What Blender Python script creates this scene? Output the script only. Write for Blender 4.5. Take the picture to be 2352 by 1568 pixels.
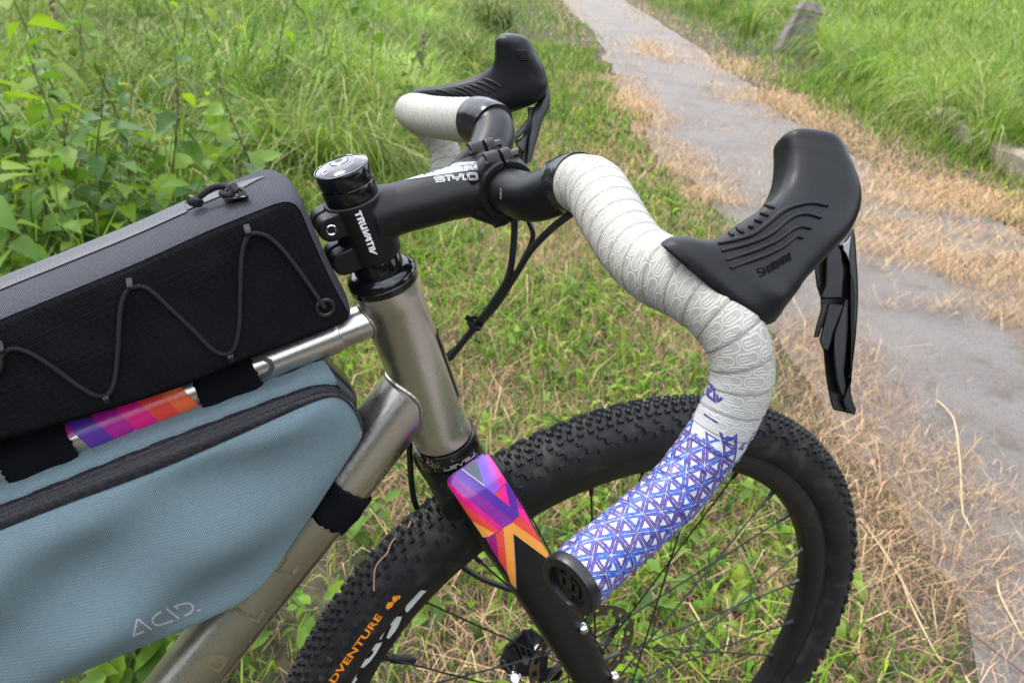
import bpy, bmesh, math, random
import numpy as np
from mathutils import Vector, Matrix
from mathutils.bvhtree import BVHTree
from mathutils.geometry import tessellate_polygon

random.seed(7)
rng = np.random.default_rng(11)
SC = bpy.context.scene
COL = SC.collection
for o in list(bpy.data.objects):
    bpy.data.objects.remove(o)

# ------------------------------------------------------------------ camera
# the bicycle stands at the origin: x forward, y to its left, z up
CAM = np.array([-.3972, -.5115, 1.0937])
FPX = 1822.17                       # focal length for a 2352 px wide frame
yaw, pit, rol = [math.radians(a) for a in (63.5536, -26.6664, 4.5675)]
VF = np.array([math.cos(pit)*math.cos(yaw), math.cos(pit)*math.sin(yaw), math.sin(pit)])
_r = np.array([math.sin(yaw), -math.cos(yaw), 0])
_u = np.cross(_r, VF)
VR = math.cos(rol)*_r + math.sin(rol)*_u
VU = -math.sin(rol)*_r + math.cos(rol)*_u
cd = bpy.data.cameras.new('camera')
cam = bpy.data.objects.new('camera', cd)
COL.objects.link(cam)
M = Matrix(((VR[0], VU[0], -VF[0], CAM[0]), (VR[1], VU[1], -VF[1], CAM[1]), (VR[2], VU[2], -VF[2], CAM[2]), (0, 0, 0, 1)))
cam.matrix_world = M
cd.sensor_width = 36
cd.lens = FPX/2352*36
cd.clip_start = .02
cd.clip_end = 500
cd.dof.use_dof = True
cd.dof.focus_distance = .49
cd.dof.aperture_fstop = 16
SC.camera = cam

# ------------------------------------------------------------------ light
SUN_EL, SUN_AZ = 58, 128            # degrees; azimuth counted from +x towards +y
world = bpy.data.worlds.new('World')
SC.world = world
world.use_nodes = True
wn = world.node_tree.nodes
wl = world.node_tree.links
wn.clear()
sky = wn.new('ShaderNodeTexSky')
sky.sky_type = 'NISHITA'
sky.sun_disc = False
sky.sun_elevation = math.radians(SUN_EL)
sky.sun_rotation = math.radians(90-SUN_AZ)
sky.air_density = 1.0
sky.dust_density = 2.0
tc = wn.new('ShaderNodeTexCoord')
cn = wn.new('ShaderNodeTexNoise')
cn.inputs['Scale'].default_value = 2.2
cn.inputs['Detail'].default_value = 5
cr = wn.new('ShaderNodeMapRange')
cr.inputs[1].default_value = .36
cr.inputs[2].default_value = .6
cr.inputs[3].default_value = .35
cr.inputs[4].default_value = 1.0
mx = wn.new('ShaderNodeMixRGB')
mx.inputs[2].default_value = (14.5, 15.2, 16.6, 1)
bg = wn.new('ShaderNodeBackground')
bg.inputs[1].default_value = .14
wo = wn.new('ShaderNodeOutputWorld')
wl.new(tc.outputs['Generated'], cn.inputs['Vector'])
wl.new(cn.outputs[0], cr.inputs[0])
wl.new(cr.outputs[0], mx.inputs[0])
wl.new(sky.outputs[0], mx.inputs[1])
wl.new(mx.outputs[0], bg.inputs[0])
wl.new(bg.outputs[0], wo.inputs[0])
sd_ = bpy.data.lights.new('sun', 'SUN')
sd_.energy = 1.9
sd_.angle = math.radians(14)
sd_.color = (1, .96, .9)
sun = bpy.data.objects.new('sun', sd_)
COL.objects.link(sun)
ce = math.cos(math.radians(SUN_EL))
sdir = Vector((ce*math.cos(math.radians(SUN_AZ)), ce*math.sin(math.radians(SUN_AZ)), math.sin(math.radians(SUN_EL))))
sun.rotation_euler = sdir.to_track_quat('Z', 'Y').to_euler()
sun.location = (0, 0, 6)
vs = SC.view_settings
vs.view_transform = 'Standard'
vs.look = 'None'
vs.gamma = 1
vs.use_curve_mapping = False
vs.exposure = 0.62
SC.render.engine = 'CYCLES'
SC.cycles.max_bounces = 8
SC.cycles.transparent_max_bounces = 8

# ------------------------------------------------------------------ measuring helpers
def ray(x, y):
    return VF + (x-1176)/FPX*VR - (y-784)/FPX*VU
def at(x, y, d):                    # point at distance d along the viewing axis
    return CAM + ray(x, y)*d
def pl(x, y, n, d):
    n = np.array(n, float); q = ray(x, y)
    return CAM + q*((d-n@CAM)/(n@q))
def onY(x, y, v): return pl(x, y, (0, 1, 0), v)
def onZ(x, y, v=0.): return pl(x, y, (0, 0, 1), v)
def depth_of(p): return (np.asarray(p)-CAM)@VF
def proj(p):
    d = np.atleast_2d(p)-CAM
    z = d@VF
    return np.stack([1176+FPX*(d@VR)/z, 784-FPX*(d@VU)/z], -1)
def crop(x0, y0, s):                # a measuring frame laid over part of the picture
    k = 1/1.7415
    return lambda L: [((x0+x*s)*k, (y0+y*s)*k) for x, y in L]

# ------------------------------------------------------------------ node helpers
class X:
    def __init__(s, nt, k): s.nt, s.k = nt, k
    def _m(s, op, *a):
        n = s.nt.nodes.new('ShaderNodeMath'); n.operation = op
        for i, v in enumerate((s,)+a):
            if isinstance(v, X): s.nt.links.new(v.k, n.inputs[i])
            else: n.inputs[i].default_value = v
        return X(s.nt, n.outputs[0])
    def __add__(s, o): return s._m('ADD', o)
    def __sub__(s, o): return s._m('SUBTRACT', o)
    def __mul__(s, o): return s._m('MULTIPLY', o)
    def __truediv__(s, o): return s._m('DIVIDE', o)
    def fract(s): return s._m('FRACT')
    def floor(s): return s._m('FLOOR')
    def abs(s): return s._m('ABSOLUTE')
    def min(s, o): return s._m('MINIMUM', o)
    def max(s, o): return s._m('MAXIMUM', o)
    def lt(s, o): return s._m('LESS_THAN', o)
    def gt(s, o): return s._m('GREATER_THAN', o)
    def sqrt(s): return s._m('SQRT')
    def sin(s): return s._m('SINE')
    def inv(s): return (s*-1)+1
    def ramp(s, a, b, c=0., d=1.):
        n = s.nt.nodes.new('ShaderNodeMapRange')
        n.interpolation_type = 'SMOOTHSTEP' if a < b else 'LINEAR'
        s.nt.links.new(s.k, n.inputs[0])
        for i, v in enumerate((a, b, c, d)): n.inputs[i+1].default_value = v
        return X(s.nt, n.outputs[0])

class Mat:
    def __init__(s, name, color=(.5, .5, .5), rough=.5, metal=0., spec=.5, coat=0.):
        m = s.m = bpy.data.materials.new(name); m.use_nodes = True
        s.nt = m.node_tree
        s.b = s.nt.nodes['Principled BSDF']
        s.b.inputs['Base Color'].default_value = (*color, 1)
        s.b.inputs['Roughness'].default_value = rough
        s.b.inputs['Metallic'].default_value = metal
        s.b.inputs['Specular IOR Level'].default_value = spec
        s.b.inputs['Coat Weight'].default_value = coat
        s.b.inputs['Coat Roughness'].default_value = .08
        s.c = s.nt.nodes.new('ShaderNodeTexCoord')
        m.diffuse_color = (*color, 1)
    def xyz(s, out='Object'):
        n = s.nt.nodes.new('ShaderNodeSeparateXYZ'); s.nt.links.new(s.c.outputs[out], n.inputs[0])
        return [X(s.nt, o) for o in n.outputs]
    def noise(s, scale, detail=3, out='Object', stretch=None, rough=.55):
        n = s.nt.nodes.new('ShaderNodeTexNoise'); n.inputs['Scale'].default_value = scale
        n.inputs['Detail'].default_value = detail
        n.inputs['Roughness'].default_value = rough
        if stretch:
            mp = s.nt.nodes.new('ShaderNodeMapping'); mp.inputs['Scale'].default_value = stretch
            s.nt.links.new(s.c.outputs[out], mp.inputs[0]); s.nt.links.new(mp.outputs[0], n.inputs['Vector'])
        else: s.nt.links.new(s.c.outputs[out], n.inputs['Vector'])
        return X(s.nt, n.outputs[0])
    def mix(s, f, a, b):
        n = s.nt.nodes.new('ShaderNodeMixRGB')
        if isinstance(f, X): s.nt.links.new(f.k, n.inputs[0])
        else: n.inputs[0].default_value = f
        for i, v in ((1, a), (2, b)):
            if isinstance(v, X): s.nt.links.new(v.k, n.inputs[i])
            else: n.inputs[i].default_value = (*v, 1)
        return X(s.nt, n.outputs[0])
    def color(s, x): s.nt.links.new(x.k, s.b.inputs['Base Color']); return s
    def rough(s, x): s.nt.links.new(x.k, s.b.inputs['Roughness']); return s
    def bump(s, x, dist, strength=1.):
        n = s.nt.nodes.new('ShaderNodeBump'); n.inputs['Distance'].default_value = dist
        n.inputs['Strength'].default_value = strength
        s.nt.links.new(x.k, n.inputs['Height']); s.nt.links.new(n.outputs[0], s.b.inputs['Normal'])
        return s

def simple(name, color, rough, metal=0., spec=.5, coat=0., nb=None, nc=None, nr=None):
    m = Mat(name, color, rough, metal, spec, coat)
    if nb: m.bump(m.noise(nb[0], 2), nb[1])
    if nc: m.color(m.mix(m.noise(nc[0], 4).ramp(nc[2], nc[3]), color, nc[1]))
    if nr: m.rough(m.noise(nr[0], 3).ramp(.3, .7, nr[1], nr[2]))
    return m.m

MT = {}
# titanium, brushed round the tubes, with a little road grime
m = Mat('titanium', (.56, .53, .485), .3, 1.)
m.rough(m.noise(500, 3).ramp(.3, .7, .27, .36))
m.color(m.mix(m.noise(9, 4).ramp(.4, .75), (.70, .67, .625), (.58, .545, .50)))
m.b.inputs['Anisotropic'].default_value = .5
MT['ti'] = m.m
MT['weld'] = simple('weld_titanium', (.50, .47, .43), .36, 1.)
MT['grime'] = simple('dried_mud', (.3, .24, .17), .95, nb=(900, .0006))
MT['satin'] = simple('satin_black_anodised', (.007, .007, .008), .42, nb=(1500, .00022))
MT['cast'] = simple('black_cast_alloy', (.0045, .0045, .0052), .40, spec=.36, nb=(1700, .00016))
MT['bar'] = simple('black_shotblast_alloy', (.0045, .005, .006), .36, spec=.4, nr=(40, .32, .46))
MT['gloss'] = simple('polished_black_anodised', (.004, .004, .005), .16, coat=.2)
MT['capmetal'] = simple('black_gloss_cap', (.006, .006, .008), .04, coat=1.)
MT['rubber'] = simple('hood_rubber', (.0055, .006, .0075), .4, spec=.36, nb=(1100, .00012), nr=(25, .36, .5)); MT['rubber'].node_tree.nodes['Principled BSDF'].inputs['Specular IOR Level'].default_value = .29
MT['plastic'] = simple('black_plastic', (.009, .009, .01), .33, nr=(60, .25, .42))
MT['lever'] = simple('black_lever', (.01, .01, .011), .25, nr=(50, .2, .34))
MT['silver'] = simple('polished_steel', (.6, .6, .61), .18, 1.)
MT['steel'] = simple('dark_steel', (.25, .25, .26), .3, 1.)
MT['forkblack'] = simple('fork_black', (.0075, .0075, .0082), .36, spec=.22, nc=(90, (.03, .027, .022), .62, .8), nr=(60, .3, .45))
MT['rim'] = simple('rim_black', (.009, .009, .01), .45, spec=.35, nc=(35, (.035, .032, .028), .55, .8))
MT['white'] = simple('white_print', (.8, .8, .8), .4)
MT['grey'] = simple('grey_print', (.36, .36, .35), .4)
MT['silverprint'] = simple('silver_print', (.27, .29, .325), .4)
MT['darkprint'] = simple('dark_print', (.08, .08, .085), .4)
MT['rimwhite'] = simple('rim_white_print', (.62, .64, .63), .5, nc=(60, (.42, .42, .4), .55, .8))
MT['orange'] = simple('orange_print', (.85, .27, .01), .5, nc=(500, (.35, .1, .01), .55, .75))
MT['gold'] = simple('faded_gold_print', (.17, .135, .075), .5, nc=(120, (.26, .23, .18), .5, .7))
MT['acid'] = simple('reflective_grey_print', (.56, .54, .57), .5, nc=(2500, (.3, .29, .31), .4, .7))
MT['cable'] = simple('black_hose', (.012, .0125, .014), .32)
MT['velcro'] = Mat('black_velcro', (.008, .008, .011), .95, 0, .1).m
_m = Mat('black_velcro_loop', (.008, .008, .011), .95, 0, .1)
_m.bump(_m.noise(1300, 3), .0014)
MT['velcro'] = _m.m
MT['eltape'] = simple('black_electrical_tape', (.012, .012, .014), .22, nb=(120, .0006))
MT['ear'] = MT['cast']
# tyre rubber with dust
m = Mat('tyre_rubber', (.012, .012, .0135), .62, 0, .3)
m.color(m.mix(m.noise(38, 5).ramp(.47, .75), (.0115, .0115, .013), (.046, .041, .036)))
m.bump(m.noise(900, 2), .0003)
MT['tyre'] = m.m
# bar tape: pale leatherette with raised looping lines
def tape_material(name, rm, printed=None):
    m = Mat(name, (.7, .69, .66), .5)
    U, V, _ = m.xyz('UV')
    wob = m.noise(55, 2, 'UV')
    U2 = U+(wob-.5)*.004
    row = (U2/.0052).floor()
    lv = ((V/.0122)+(row*.5)+(row*.113)).fract()*.0122-.0061
    lu = (U2/.0052).fract()*.0052-.0026
    d = (((lv.abs()-.0034).max(0.))._m('POWER', 2.)+(lu*lu)).sqrt()
    outer = (d-.00205).abs().ramp(.0002, .00052, 1., 0.)
    half = (lv+lu*1.1).gt(-.001)
    inner = (d-.0006).abs().ramp(.00015, .00042, 1., 0.)*half
    ln = outer.max(inner)
    base = m.mix(m.noise(9, 4, 'UV').ramp(.35, .75), (.29, .278, .238), (.345, .332, .292))
    kk = (U/PITCH-V/(2*math.pi*rm)).fract()
    seam = kk.min(kk.inv()).ramp(.02, .055, 1., 0.)
    c = m.mix(seam*.55, m.mix(ln*.66, base, (.545, .53, .49)), (.17, .16, .14))
    if printed:
        s0, s1 = printed
        L = .0106; H = L*.866
        a = U/H
        b = V/L
        q = b-a*.5
        p = b+a*.5
        def edge(t):
            f = t.fract(); return f.min(f.inv())*H
        e1, e2, e3 = edge(a), edge(q), edge(p)
        jit = (m.noise(420, 2, 'UV')-.5)*.0009
        dm = e1.min(e2).min(e3)+jit
        inside = dm.ramp(.00004, .00018)*dm.ramp(.00172, .00192, 1., 0.)
        gap = (dm-.00098).abs().ramp(.00004, .00014, .6, 1.)
        stroke = inside*gap
        cv = m.nt.nodes.new('ShaderNodeCombineXYZ')
        for i, t in enumerate((a, q, p)): m.nt.links.new(t.floor().k, cv.inputs[i])
        wnz = m.nt.nodes.new('ShaderNodeTexWhiteNoise')
        m.nt.links.new(cv.outputs[0], wnz.inputs[0])
        rnd = X(m.nt, wnz.outputs[0])
        present = rnd.lt(U.ramp(s0, s1))
        isb = (e2.lt(e1)*e2.lt(e3)).max(rnd.gt(.72))
        pur = m.mix(m.noise(260, 2, 'UV').ramp(.35, .65), (.020, .006, .125), (.055, .018, .25))
        blu = m.mix(m.noise(200, 2, 'UV').ramp(.4, .62), (.002, .014, .22), (.004, .075, .47))
        wob2 = (m.noise(90, 1, 'UV')-.5)*.9
        ink = m.mix((isb*.75+dm.lt(.0008)*.25+wob2).ramp(.3, .62), pur, blu)
        c0 = m.mix(U.ramp(s0-.02, s1), c, m.mix(ln*.5, (.50, .50, .505), (.58, .58, .585)))
        c = m.mix(stroke*present, c0, ink)
        m.rough((stroke*present).ramp(0, 1, .5, .36))
    m.color(c)
    m.bump(ln*.8+m.noise(1500, 2, 'UV')*.12, .00019, .8)
    return m.m
# woven cloths
def weave(name, ca, cb, period, ang, rough=.85, bump=.0004):
    m = Mat(name, ca, rough, 0, .25)
    x, y, z = m.xyz()
    k = 2*math.pi/period
    c, s = math.cos(ang), math.sin(ang)
    a = (x*c+z*s+y*.55)*k
    b = (z*c-x*s+y*.8)*k
    w = (a.sin()*b.sin())*.5+.5
    big = m.noise(22, 3)
    w2 = (w+(m.noise(600, 2)-.5)*.5)
    m.color(m.mix(w2.ramp(.25, .75), m.mix(big.ramp(.4, .7), cb, tuple(t*.9 for t in cb)), ca))
    m.bump(w, bump, .7)
    return m.m
PITCH = .0125
MT['blue'] = weave('blue_woven_cloth', (.212, .290, .322), (.115, .170, .196), .0017, .33)
MT['greycloth'] = weave('grey_woven_cloth', (.072, .072, .088), (.027, .027, .035), .0017, .35)
m = Mat('black_ripstop', (.009, .009, .011), .75, 0, .08)
x, y, z = m.xyz()
c_, s_ = math.cos(.37), math.sin(.37)
ga = (x*c_+z*s_)/.0052
gb = (z*c_-x*s_)/.0042
def gl(t, w): return (t.fract()-.5).abs().ramp(.5-w*1.6, .5-w*.5)
g = gl(ga, .05).max(gl(gb, .06)).max(gl(ga+gb*.5, .035)).max(gl(ga-gb*.5, .035))
m.color(m.mix(g*.24, m.mix(m.noise(30, 3).ramp(.4, .7), (.0065, .0065, .008), (.010, .010, .0125)), (.030, .030, .036)))
fine = ((z*c_-x*s_)*2*math.pi/.0011).sin()
m.bump(g*.6+fine*.35+m.noise(40, 2)*.9, .0007, .7)
MT['ripstop'] = m.m
m = Mat('zip_tape', (.024, .024, .028), .42, 0, .4)
x, y, z = m.xyz()
zz = ((x*.93+z*.36)*2*math.pi/.0013).sin()
m.bump(zz*.2+m.noise(900, 2)*.9, .0006, .7)
m.color(m.mix(m.noise(400, 2).ramp(.4, .65), (.010, .010, .0125), (.024, .023, .029)))
MT['zip'] = m.m
MT['zipgrey'] = simple('grey_zip_band', (.052, .053, .064), .45, nb=(700, .0006))
MT['cord'] = simple('black_cord', (.014, .014, .016), .6)
m = Mat('elastic_cord', (.014, .014, .016), .55, 0, .3)
U, V, _ = m.xyz('UV')
st = ((U*2*math.pi/.0011)+(V*600)).sin()
m.color(m.mix(st.ramp(-.4, .6), (.005, .005, .006), (.028, .0285, .032)))
m.bump(st, .0004, .8)
MT['elastic'] = m.m

def hexc(h):
    v = [int(h[i:i+2], 16)/255 for i in (0, 2, 4)]
    return tuple(t/12.92 if t <= .04045 else ((t+.055)/1.055)**2.4 for t in v)
INK = {}
for k, h in dict(purple='5a2f9c', violet='8a2a96', mauve='a24fc0', lilac='7f5fc8', magenta='b01a92', pink='e01884', hot='f5238f', red='e8453f', orange='ee6a3a', amber='f2a040', deep='5a2a98', plum='a01878', grey='5d6570').items():
    h_ = hexc(h); INK[k] = simple('print_'+k, h_, .32, coat=.3, nc=(420, tuple(.45*t+.17 for t in h_), .66, .74), nr=(60, .24, .42))

# ------------------------------------------------------------------ object helpers
def root_of(o):
    while o.parent: o = o.parent
    return o
def mk(name, V, F, mat, parent=None, smooth=True, uv=None, sharp=40):
    V = np.asarray(V, float)
    if parent is not None: V = V-np.array(root_of(parent).location)
    me = bpy.data.meshes.new(name)
    me.from_pydata([tuple(v) for v in V], [], [tuple(int(i) for i in f) for f in F])
    if uv is not None:
        l = me.uv_layers.new(name='UVMap')
        l.data.foreach_set('uv', np.asarray(uv, np.float32).ravel())
    if mat: me.materials.append(mat)
    if smooth:
        me.polygons.foreach_set('use_smooth', np.ones(len(me.polygons), bool))
        if sharp: me.set_sharp_from_angle(angle=math.radians(sharp))
    me.update()
    o = bpy.data.objects.new(name, me)
    COL.objects.link(o)
    if parent is not None: o.parent = parent
    return o
def fix(o):
    bm = bmesh.new(); bm.from_mesh(o.data); bmesh.ops.recalc_face_normals(bm, faces=bm.faces); bm.to_mesh(o.data); bm.free()
    return o
def empty(name, loc, label, cat, group=None):
    o = bpy.data.objects.new(name, None); COL.objects.link(o); o.location = loc; o.empty_display_size = .1
    return tag(o, label, cat, group)
def tag(o, label=None, cat=None, group=None, kind=None):
    if label: o['label'] = label
    if cat: o['category'] = cat
    if group: o['group'] = group
    if kind: o['kind'] = kind
    return o
def join(*parts):
    V, F = [], []
    for v, f in parts:
        n = sum(len(a) for a in V)
        V.append(np.asarray(v, float)); F += [tuple(i+n for i in q) for q in f]
    return np.concatenate(V), F
def catmull(P, n):
    P = np.asarray(P, float); m = len(P)
    Q = np.vstack([2*P[0]-P[1], P, 2*P[-1]-P[-2]])
    seg = np.linalg.norm(np.diff(P, axis=0), axis=1) if P.shape[1] == 3 else np.linalg.norm(np.diff(P[:, :3], axis=0), axis=1)
    cum = np.concatenate([[0], np.cumsum(seg)])
    out = []
    for t in np.linspace(0, cum[-1], n):
        i = min(max(int(np.searchsorted(cum, t)-1), 0), m-2)
        k = (t-cum[i])/max(seg[i], 1e-9)
        a, b, c, d = Q[i:i+4]
        out.append(.5*((2*b)+(c-a)*k+(2*a-5*b+4*c-d)*k*k+(3*b-a-3*c+d)*k**3))
    return np.array(out)
def unit(v): return v/np.linalg.norm(v)
def frames(P, ref=None):
    T = np.gradient(P, axis=0); T /= np.linalg.norm(T, axis=1)[:, None]
    a = np.array(ref if ref is not None else (0, 0, 1), float)
    if abs(a@T[0]) > .95: a = np.array((0, 1., 0))
    a = unit(a-T[0]*(a@T[0])); A = [a]
    for t in T[1:]:
        a = unit(a-t*(a@t)); A.append(a)
    A = np.array(A)
    return T, A, np.cross(T, A)
def sweep(P, R, n=20, ratio=1., cap=True, ref=None, rfun=None, expo=2.):
    P = np.asarray(P, float); m = len(P); R = np.broadcast_to(np.asarray(R, float), (m,)); ratio = np.broadcast_to(np.asarray(ratio, float), (m,))
    T, A, B = frames(P, ref)
    th = np.arange(n)*2*math.pi/n
    s = np.concatenate([[0], np.cumsum(np.linalg.norm(np.diff(P, axis=0), axis=1))])
    rr = R[:, None]+np.zeros(n)
    if rfun: rr = rr+rfun(s[:, None], th[None, :])
    c, q = np.cos(th), np.sin(th)
    if expo != 2.:
        c = np.sign(c)*np.abs(c)**(2/expo); q = np.sign(q)*np.abs(q)**(2/expo)
    V = P[:, None, :]+rr[..., None]*(c[None, :, None]*A[:, None, :]+(q[None, :]*ratio[:, None])[..., None]*B[:, None, :])
    V = V.reshape(-1, 3); F = []; uv = []
    rm = R.mean()
    for j in range(m-1):
        for i in range(n):
            k = (i+1) % n
            F.append((j*n+i, j*n+k, (j+1)*n+k, (j+1)*n+i))
            v0, v1 = th[i]*rm, (th[i]+2*math.pi/n)*rm
            uv += [(s[j], v0), (s[j], v1), (s[j+1], v1), (s[j+1], v0)]
    if cap:
        F.append(tuple(range(n-1, -1, -1))); F.append(tuple((m-1)*n+i for i in range(n)))
        uv += [(s[0], 0)]*n+[(s[-1], 0)]*n
    return V, F, uv
def tube(P, R, n=14, **k):
    V, F, u = sweep(P, R, n, **k); return V, F
def lathe(c, ax, prof, n=48, close=False, ref=(0, 1, 0)):
    """prof: (height along ax, radius)"""
    ax = unit(np.asarray(ax, float)); a = np.array(ref, float)
    if abs(a@ax) > .95: a = np.array((1., 0, 0))
    a = unit(a-ax*(a@ax)); b = np.cross(ax, a)
    V = []; F = []; m = len(prof)
    for h, r in prof:
        for i in range(n):
            t = 2*math.pi*i/n
            V.append(np.asarray(c)+ax*h+r*(math.cos(t)*a+math.sin(t)*b))
    for j in range(m if close else m-1):
        for i in range(n):
            k = (i+1) % n; jj = (j+1) % m
            F.append((j*n+i, j*n+k, jj*n+k, jj*n+i))
    return np.array(V), F
def prism(poly, x, y, z, h0, h1, c=(0, 0, 0)):
    """polygon in plane (x,y) extruded along z from h0 to h1"""
    x, y, z, c = [np.asarray(t, float) for t in (x, y, z, c)]
    n = len(poly)
    V = [c+x*p+y*q+z*h for h in (h0, h1) for p, q in poly]
    F = [tuple(range(n-1, -1, -1)), tuple(range(n, 2*n))]+[(i, (i+1) % n, n+(i+1) % n, n+i) for i in range(n)]
    return np.array(V), F
def box(c, x, y, z, a, b, h):
    return prism([(-a, -b), (a, -b), (a, b), (-a, b)], x, y, z, -h, h, c)
def remesh(name, parts, voxel, mat, parent, it=4):
    V, F = join(*parts)
    o = mk(name, V, F, mat, parent, sharp=None)
    fix(o)
    r = o.modifiers.new('r', 'REMESH'); r.mode = 'VOXEL'; r.voxel_size = voxel
    s = o.modifiers.new('s', 'SMOOTH'); s.iterations = it; s.factor = .5
    dg = bpy.context.evaluated_depsgraph_get()
    me = bpy.data.meshes.new_from_object(o.evaluated_get(dg))
    o.modifiers.clear()
    old = o.data; o.data = me; me.name = name
    bpy.data.meshes.remove(old)
    me.materials.clear(); me.materials.append(mat)
    me.polygons.foreach_set('use_smooth', np.ones(len(me.polygons), bool))
    return o
def bvh(*objs):
    V, F = [], []
    for o in objs:
        n = len(V); off = Vector(root_of(o).location) if o.parent else Vector()
        V += [v.co+off for v in o.data.vertices]
        F += [tuple(i+n for i in p.vertices) for p in o.data.polygons]
    return BVHTree.FromPolygons(V, F)
def cast(tree, x, y, off):
    d = Vector(ray(x, y)).normalized()
    co, no, ix, di = tree.ray_cast(Vector(CAM), d)
    if co is None:
        return None
    if no.dot(d) > 0: no = -no
    return np.array(co+no*off)
def decal(name, polys, tree, mat, parent, off=.0003, maxlen=9, holes=()):
    """flat print laid onto the surface in tree; outlines measured in the picture"""
    bm = bmesh.new()
    for P in polys:
        if isinstance(P, tuple) and P[0] == 'mesh':
            vs = [bm.verts.new((x, y, 0)) for x, y in P[1]]
            for f in P[2]:
                try: bm.faces.new([vs[i] for i in f])
                except ValueError: pass
            continue
        if isinstance(P, dict):
            loops = [P['o']]+P['h']
        else: loops = [P]
        tri = tessellate_polygon([[Vector((x, y, 0)) for x, y in L] for L in loops])
        vs = [bm.verts.new((x, y, 0)) for L in loops for x, y in L]
        for t in tri:
            try: bm.faces.new([vs[i] for i in t])
            except ValueError: pass
    bmesh.ops.triangulate(bm, faces=bm.faces)
    for _ in range(6):
        es = [e for e in bm.edges if e.calc_length() > maxlen]
        if not es: break
        bmesh.ops.subdivide_edges(bm, edges=es, cuts=1)
        bmesh.ops.triangulate(bm, faces=[f for f in bm.faces if len(f.verts) > 3])
    bad = []
    for v in bm.verts:
        p = cast(tree, v.co.x, v.co.y, off)
        if p is None: bad.append(v)
        else: v.co = p
    if bad: bmesh.ops.delete(bm, geom=bad, context='VERTS')
    bm.verts.index_update()
    V = [tuple(v.co) for v in bm.verts]; F = [tuple(v.index for v in f.verts) for f in bm.faces]
    bm.free()
    if not F: return None
    return mk(name, V, F, mat, parent, sharp=None)
def stroke(L, w, closed=False):
    """ribbon polygon round a polyline"""
    P = np.asarray(L, float); n = len(P); a, b = [], []
    for i in range(n):
        d0 = P[i]-P[i-1] if (i > 0 or closed) else P[1]-P[0]
        d1 = P[(i+1) % n]-P[i] if (i < n-1 or closed) else d0
        d0, d1 = unit(d0), unit(d1); t = d0+d1
        t = unit(t) if np.linalg.norm(t) > 1e-6 else d1
        nn = np.array((-t[1], t[0])); k = w/2/max(nn@np.array((-d1[1], d1[0])), .5)
        a.append(P[i]+nn*k); b.append(P[i]-nn*k)
    if closed:
        V = a+b; F = [(i, (i+1) % n, n+(i+1) % n, n+i) for i in range(n)]
    else:
        V = a+b; F = [(i, i+1, n+i+1, n+i) for i in range(n-1)]
    return ('mesh', [tuple(v) for v in V], F)
def text2d(s, o, rx, uy, shear=0., bold=0., spacing=1.):
    """text in a picture frame: o = baseline start, rx = vector of the whole length, uy = vector of the cap height"""
    cu = bpy.data.curves.new('t', 'FONT'); cu.body = s; cu.shear = shear; cu.offset = bold; cu.space_character = spacing
    cu.resolution_u = 3
    ob = bpy.data.objects.new('t', cu); COL.objects.link(ob)
    dg = bpy.context.evaluated_depsgraph_get()
    me = bpy.data.meshes.new_from_object(ob.evaluated_get(dg))
    P = np.array([v.co[:2] for v in me.vertices]); F = [tuple(p.vertices) for p in me.polygons]
    bpy.data.objects.remove(ob); bpy.data.curves.remove(cu); bpy.data.meshes.remove(me)
    lo, hi = P.min(0), P.max(0); Q = (P-lo)/(hi-lo)
    o, rx, uy = [np.asarray(t, float) for t in (o, rx, uy)]
    W = o+Q[:, :1]*rx+Q[:, 1:]*uy
    return ('mesh', [tuple(t) for t in W], F)
def mirror(V, F):
    return np.asarray(V)*np.array((1, -1, 1)), [tuple(reversed(f)) for f in F]

exec_sections = []
# ------------------------------------------------------------------ the ground
YL = [-6, -1, 0, .31, .6, 1.15, 2, 2.47, 3.65, 4.37, 6, 8.9, 11.75, 16.7, 30, 70]
XLf = [-2.2, .25, .82, .98, 1.12, 1.38, 1.9, 2.12, 2.56, 2.98, 3.68, 5.25, 6.5, 8.7, 15, 33]
YRt = [-6, -1, 0, 1.78, 3.04, 4.28, 6.02, 10.25, 17.8, 30, 70]
XRt = [.0, 2.05, 2.55, 3.44, 3.78, 4.25, 5.2, 7.4, 11, 17.2, 36]
def xl(y): return np.interp(y, YL, XLf)
def xr(y): return np.interp(y, YRt, XRt)
m = Mat('soil', (.09, .07, .045), .95)
m.color(m.mix(m.noise(3, 6).ramp(.35, .65), m.mix(m.noise(40, 5).ramp(.35, .65), (.04, .031, .019), (.09, .068, .04)), (.04, .05, .016)))
m.bump(m.noise(60, 6), .02)
g = 240
ground = mk('ground', [(-g, -g, 0), (g, -g, 0), (g, g, 0), (-g, g, 0)], [(0, 1, 2, 3)], m.m, smooth=False)
tag(ground, 'soil ground under the grass on both sides of the path', kind='structure')
m = Mat('path_tarmac', (.17, .15, .14), 1., 0, .08)
sp = m.noise(420, 3, rough=.7)
c1 = m.mix(m.noise(2.2, 5).ramp(.35, .7), (.275, .25, .232), (.21, .189, .174))
c1 = m.mix(m.noise(70, 4, rough=.7).ramp(.5, .68)*.55, c1, (.13, .112, .103))
c1 = m.mix(m.noise(130, 3, rough=.7).ramp(.58, .7)*.6, c1, (.42, .385, .36))
c2 = m.mix(sp.ramp(.46, .70), c1, (.39, .36, .34))
c3 = m.mix(m.noise(330, 3).ramp(.55, .68)*.75, c2, (.06, .052, .048))
c4 = m.mix(m.noise(9, 5).ramp(.52, .75)*.6, c3, (.16, .127, .09))
m.color(c4)
m.bump(sp+m.noise(160, 4)*.6, .008, 1.)
ys = np.concatenate([np.linspace(-6, 8, 90), np.linspace(8.3, 70, 60)])
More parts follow.
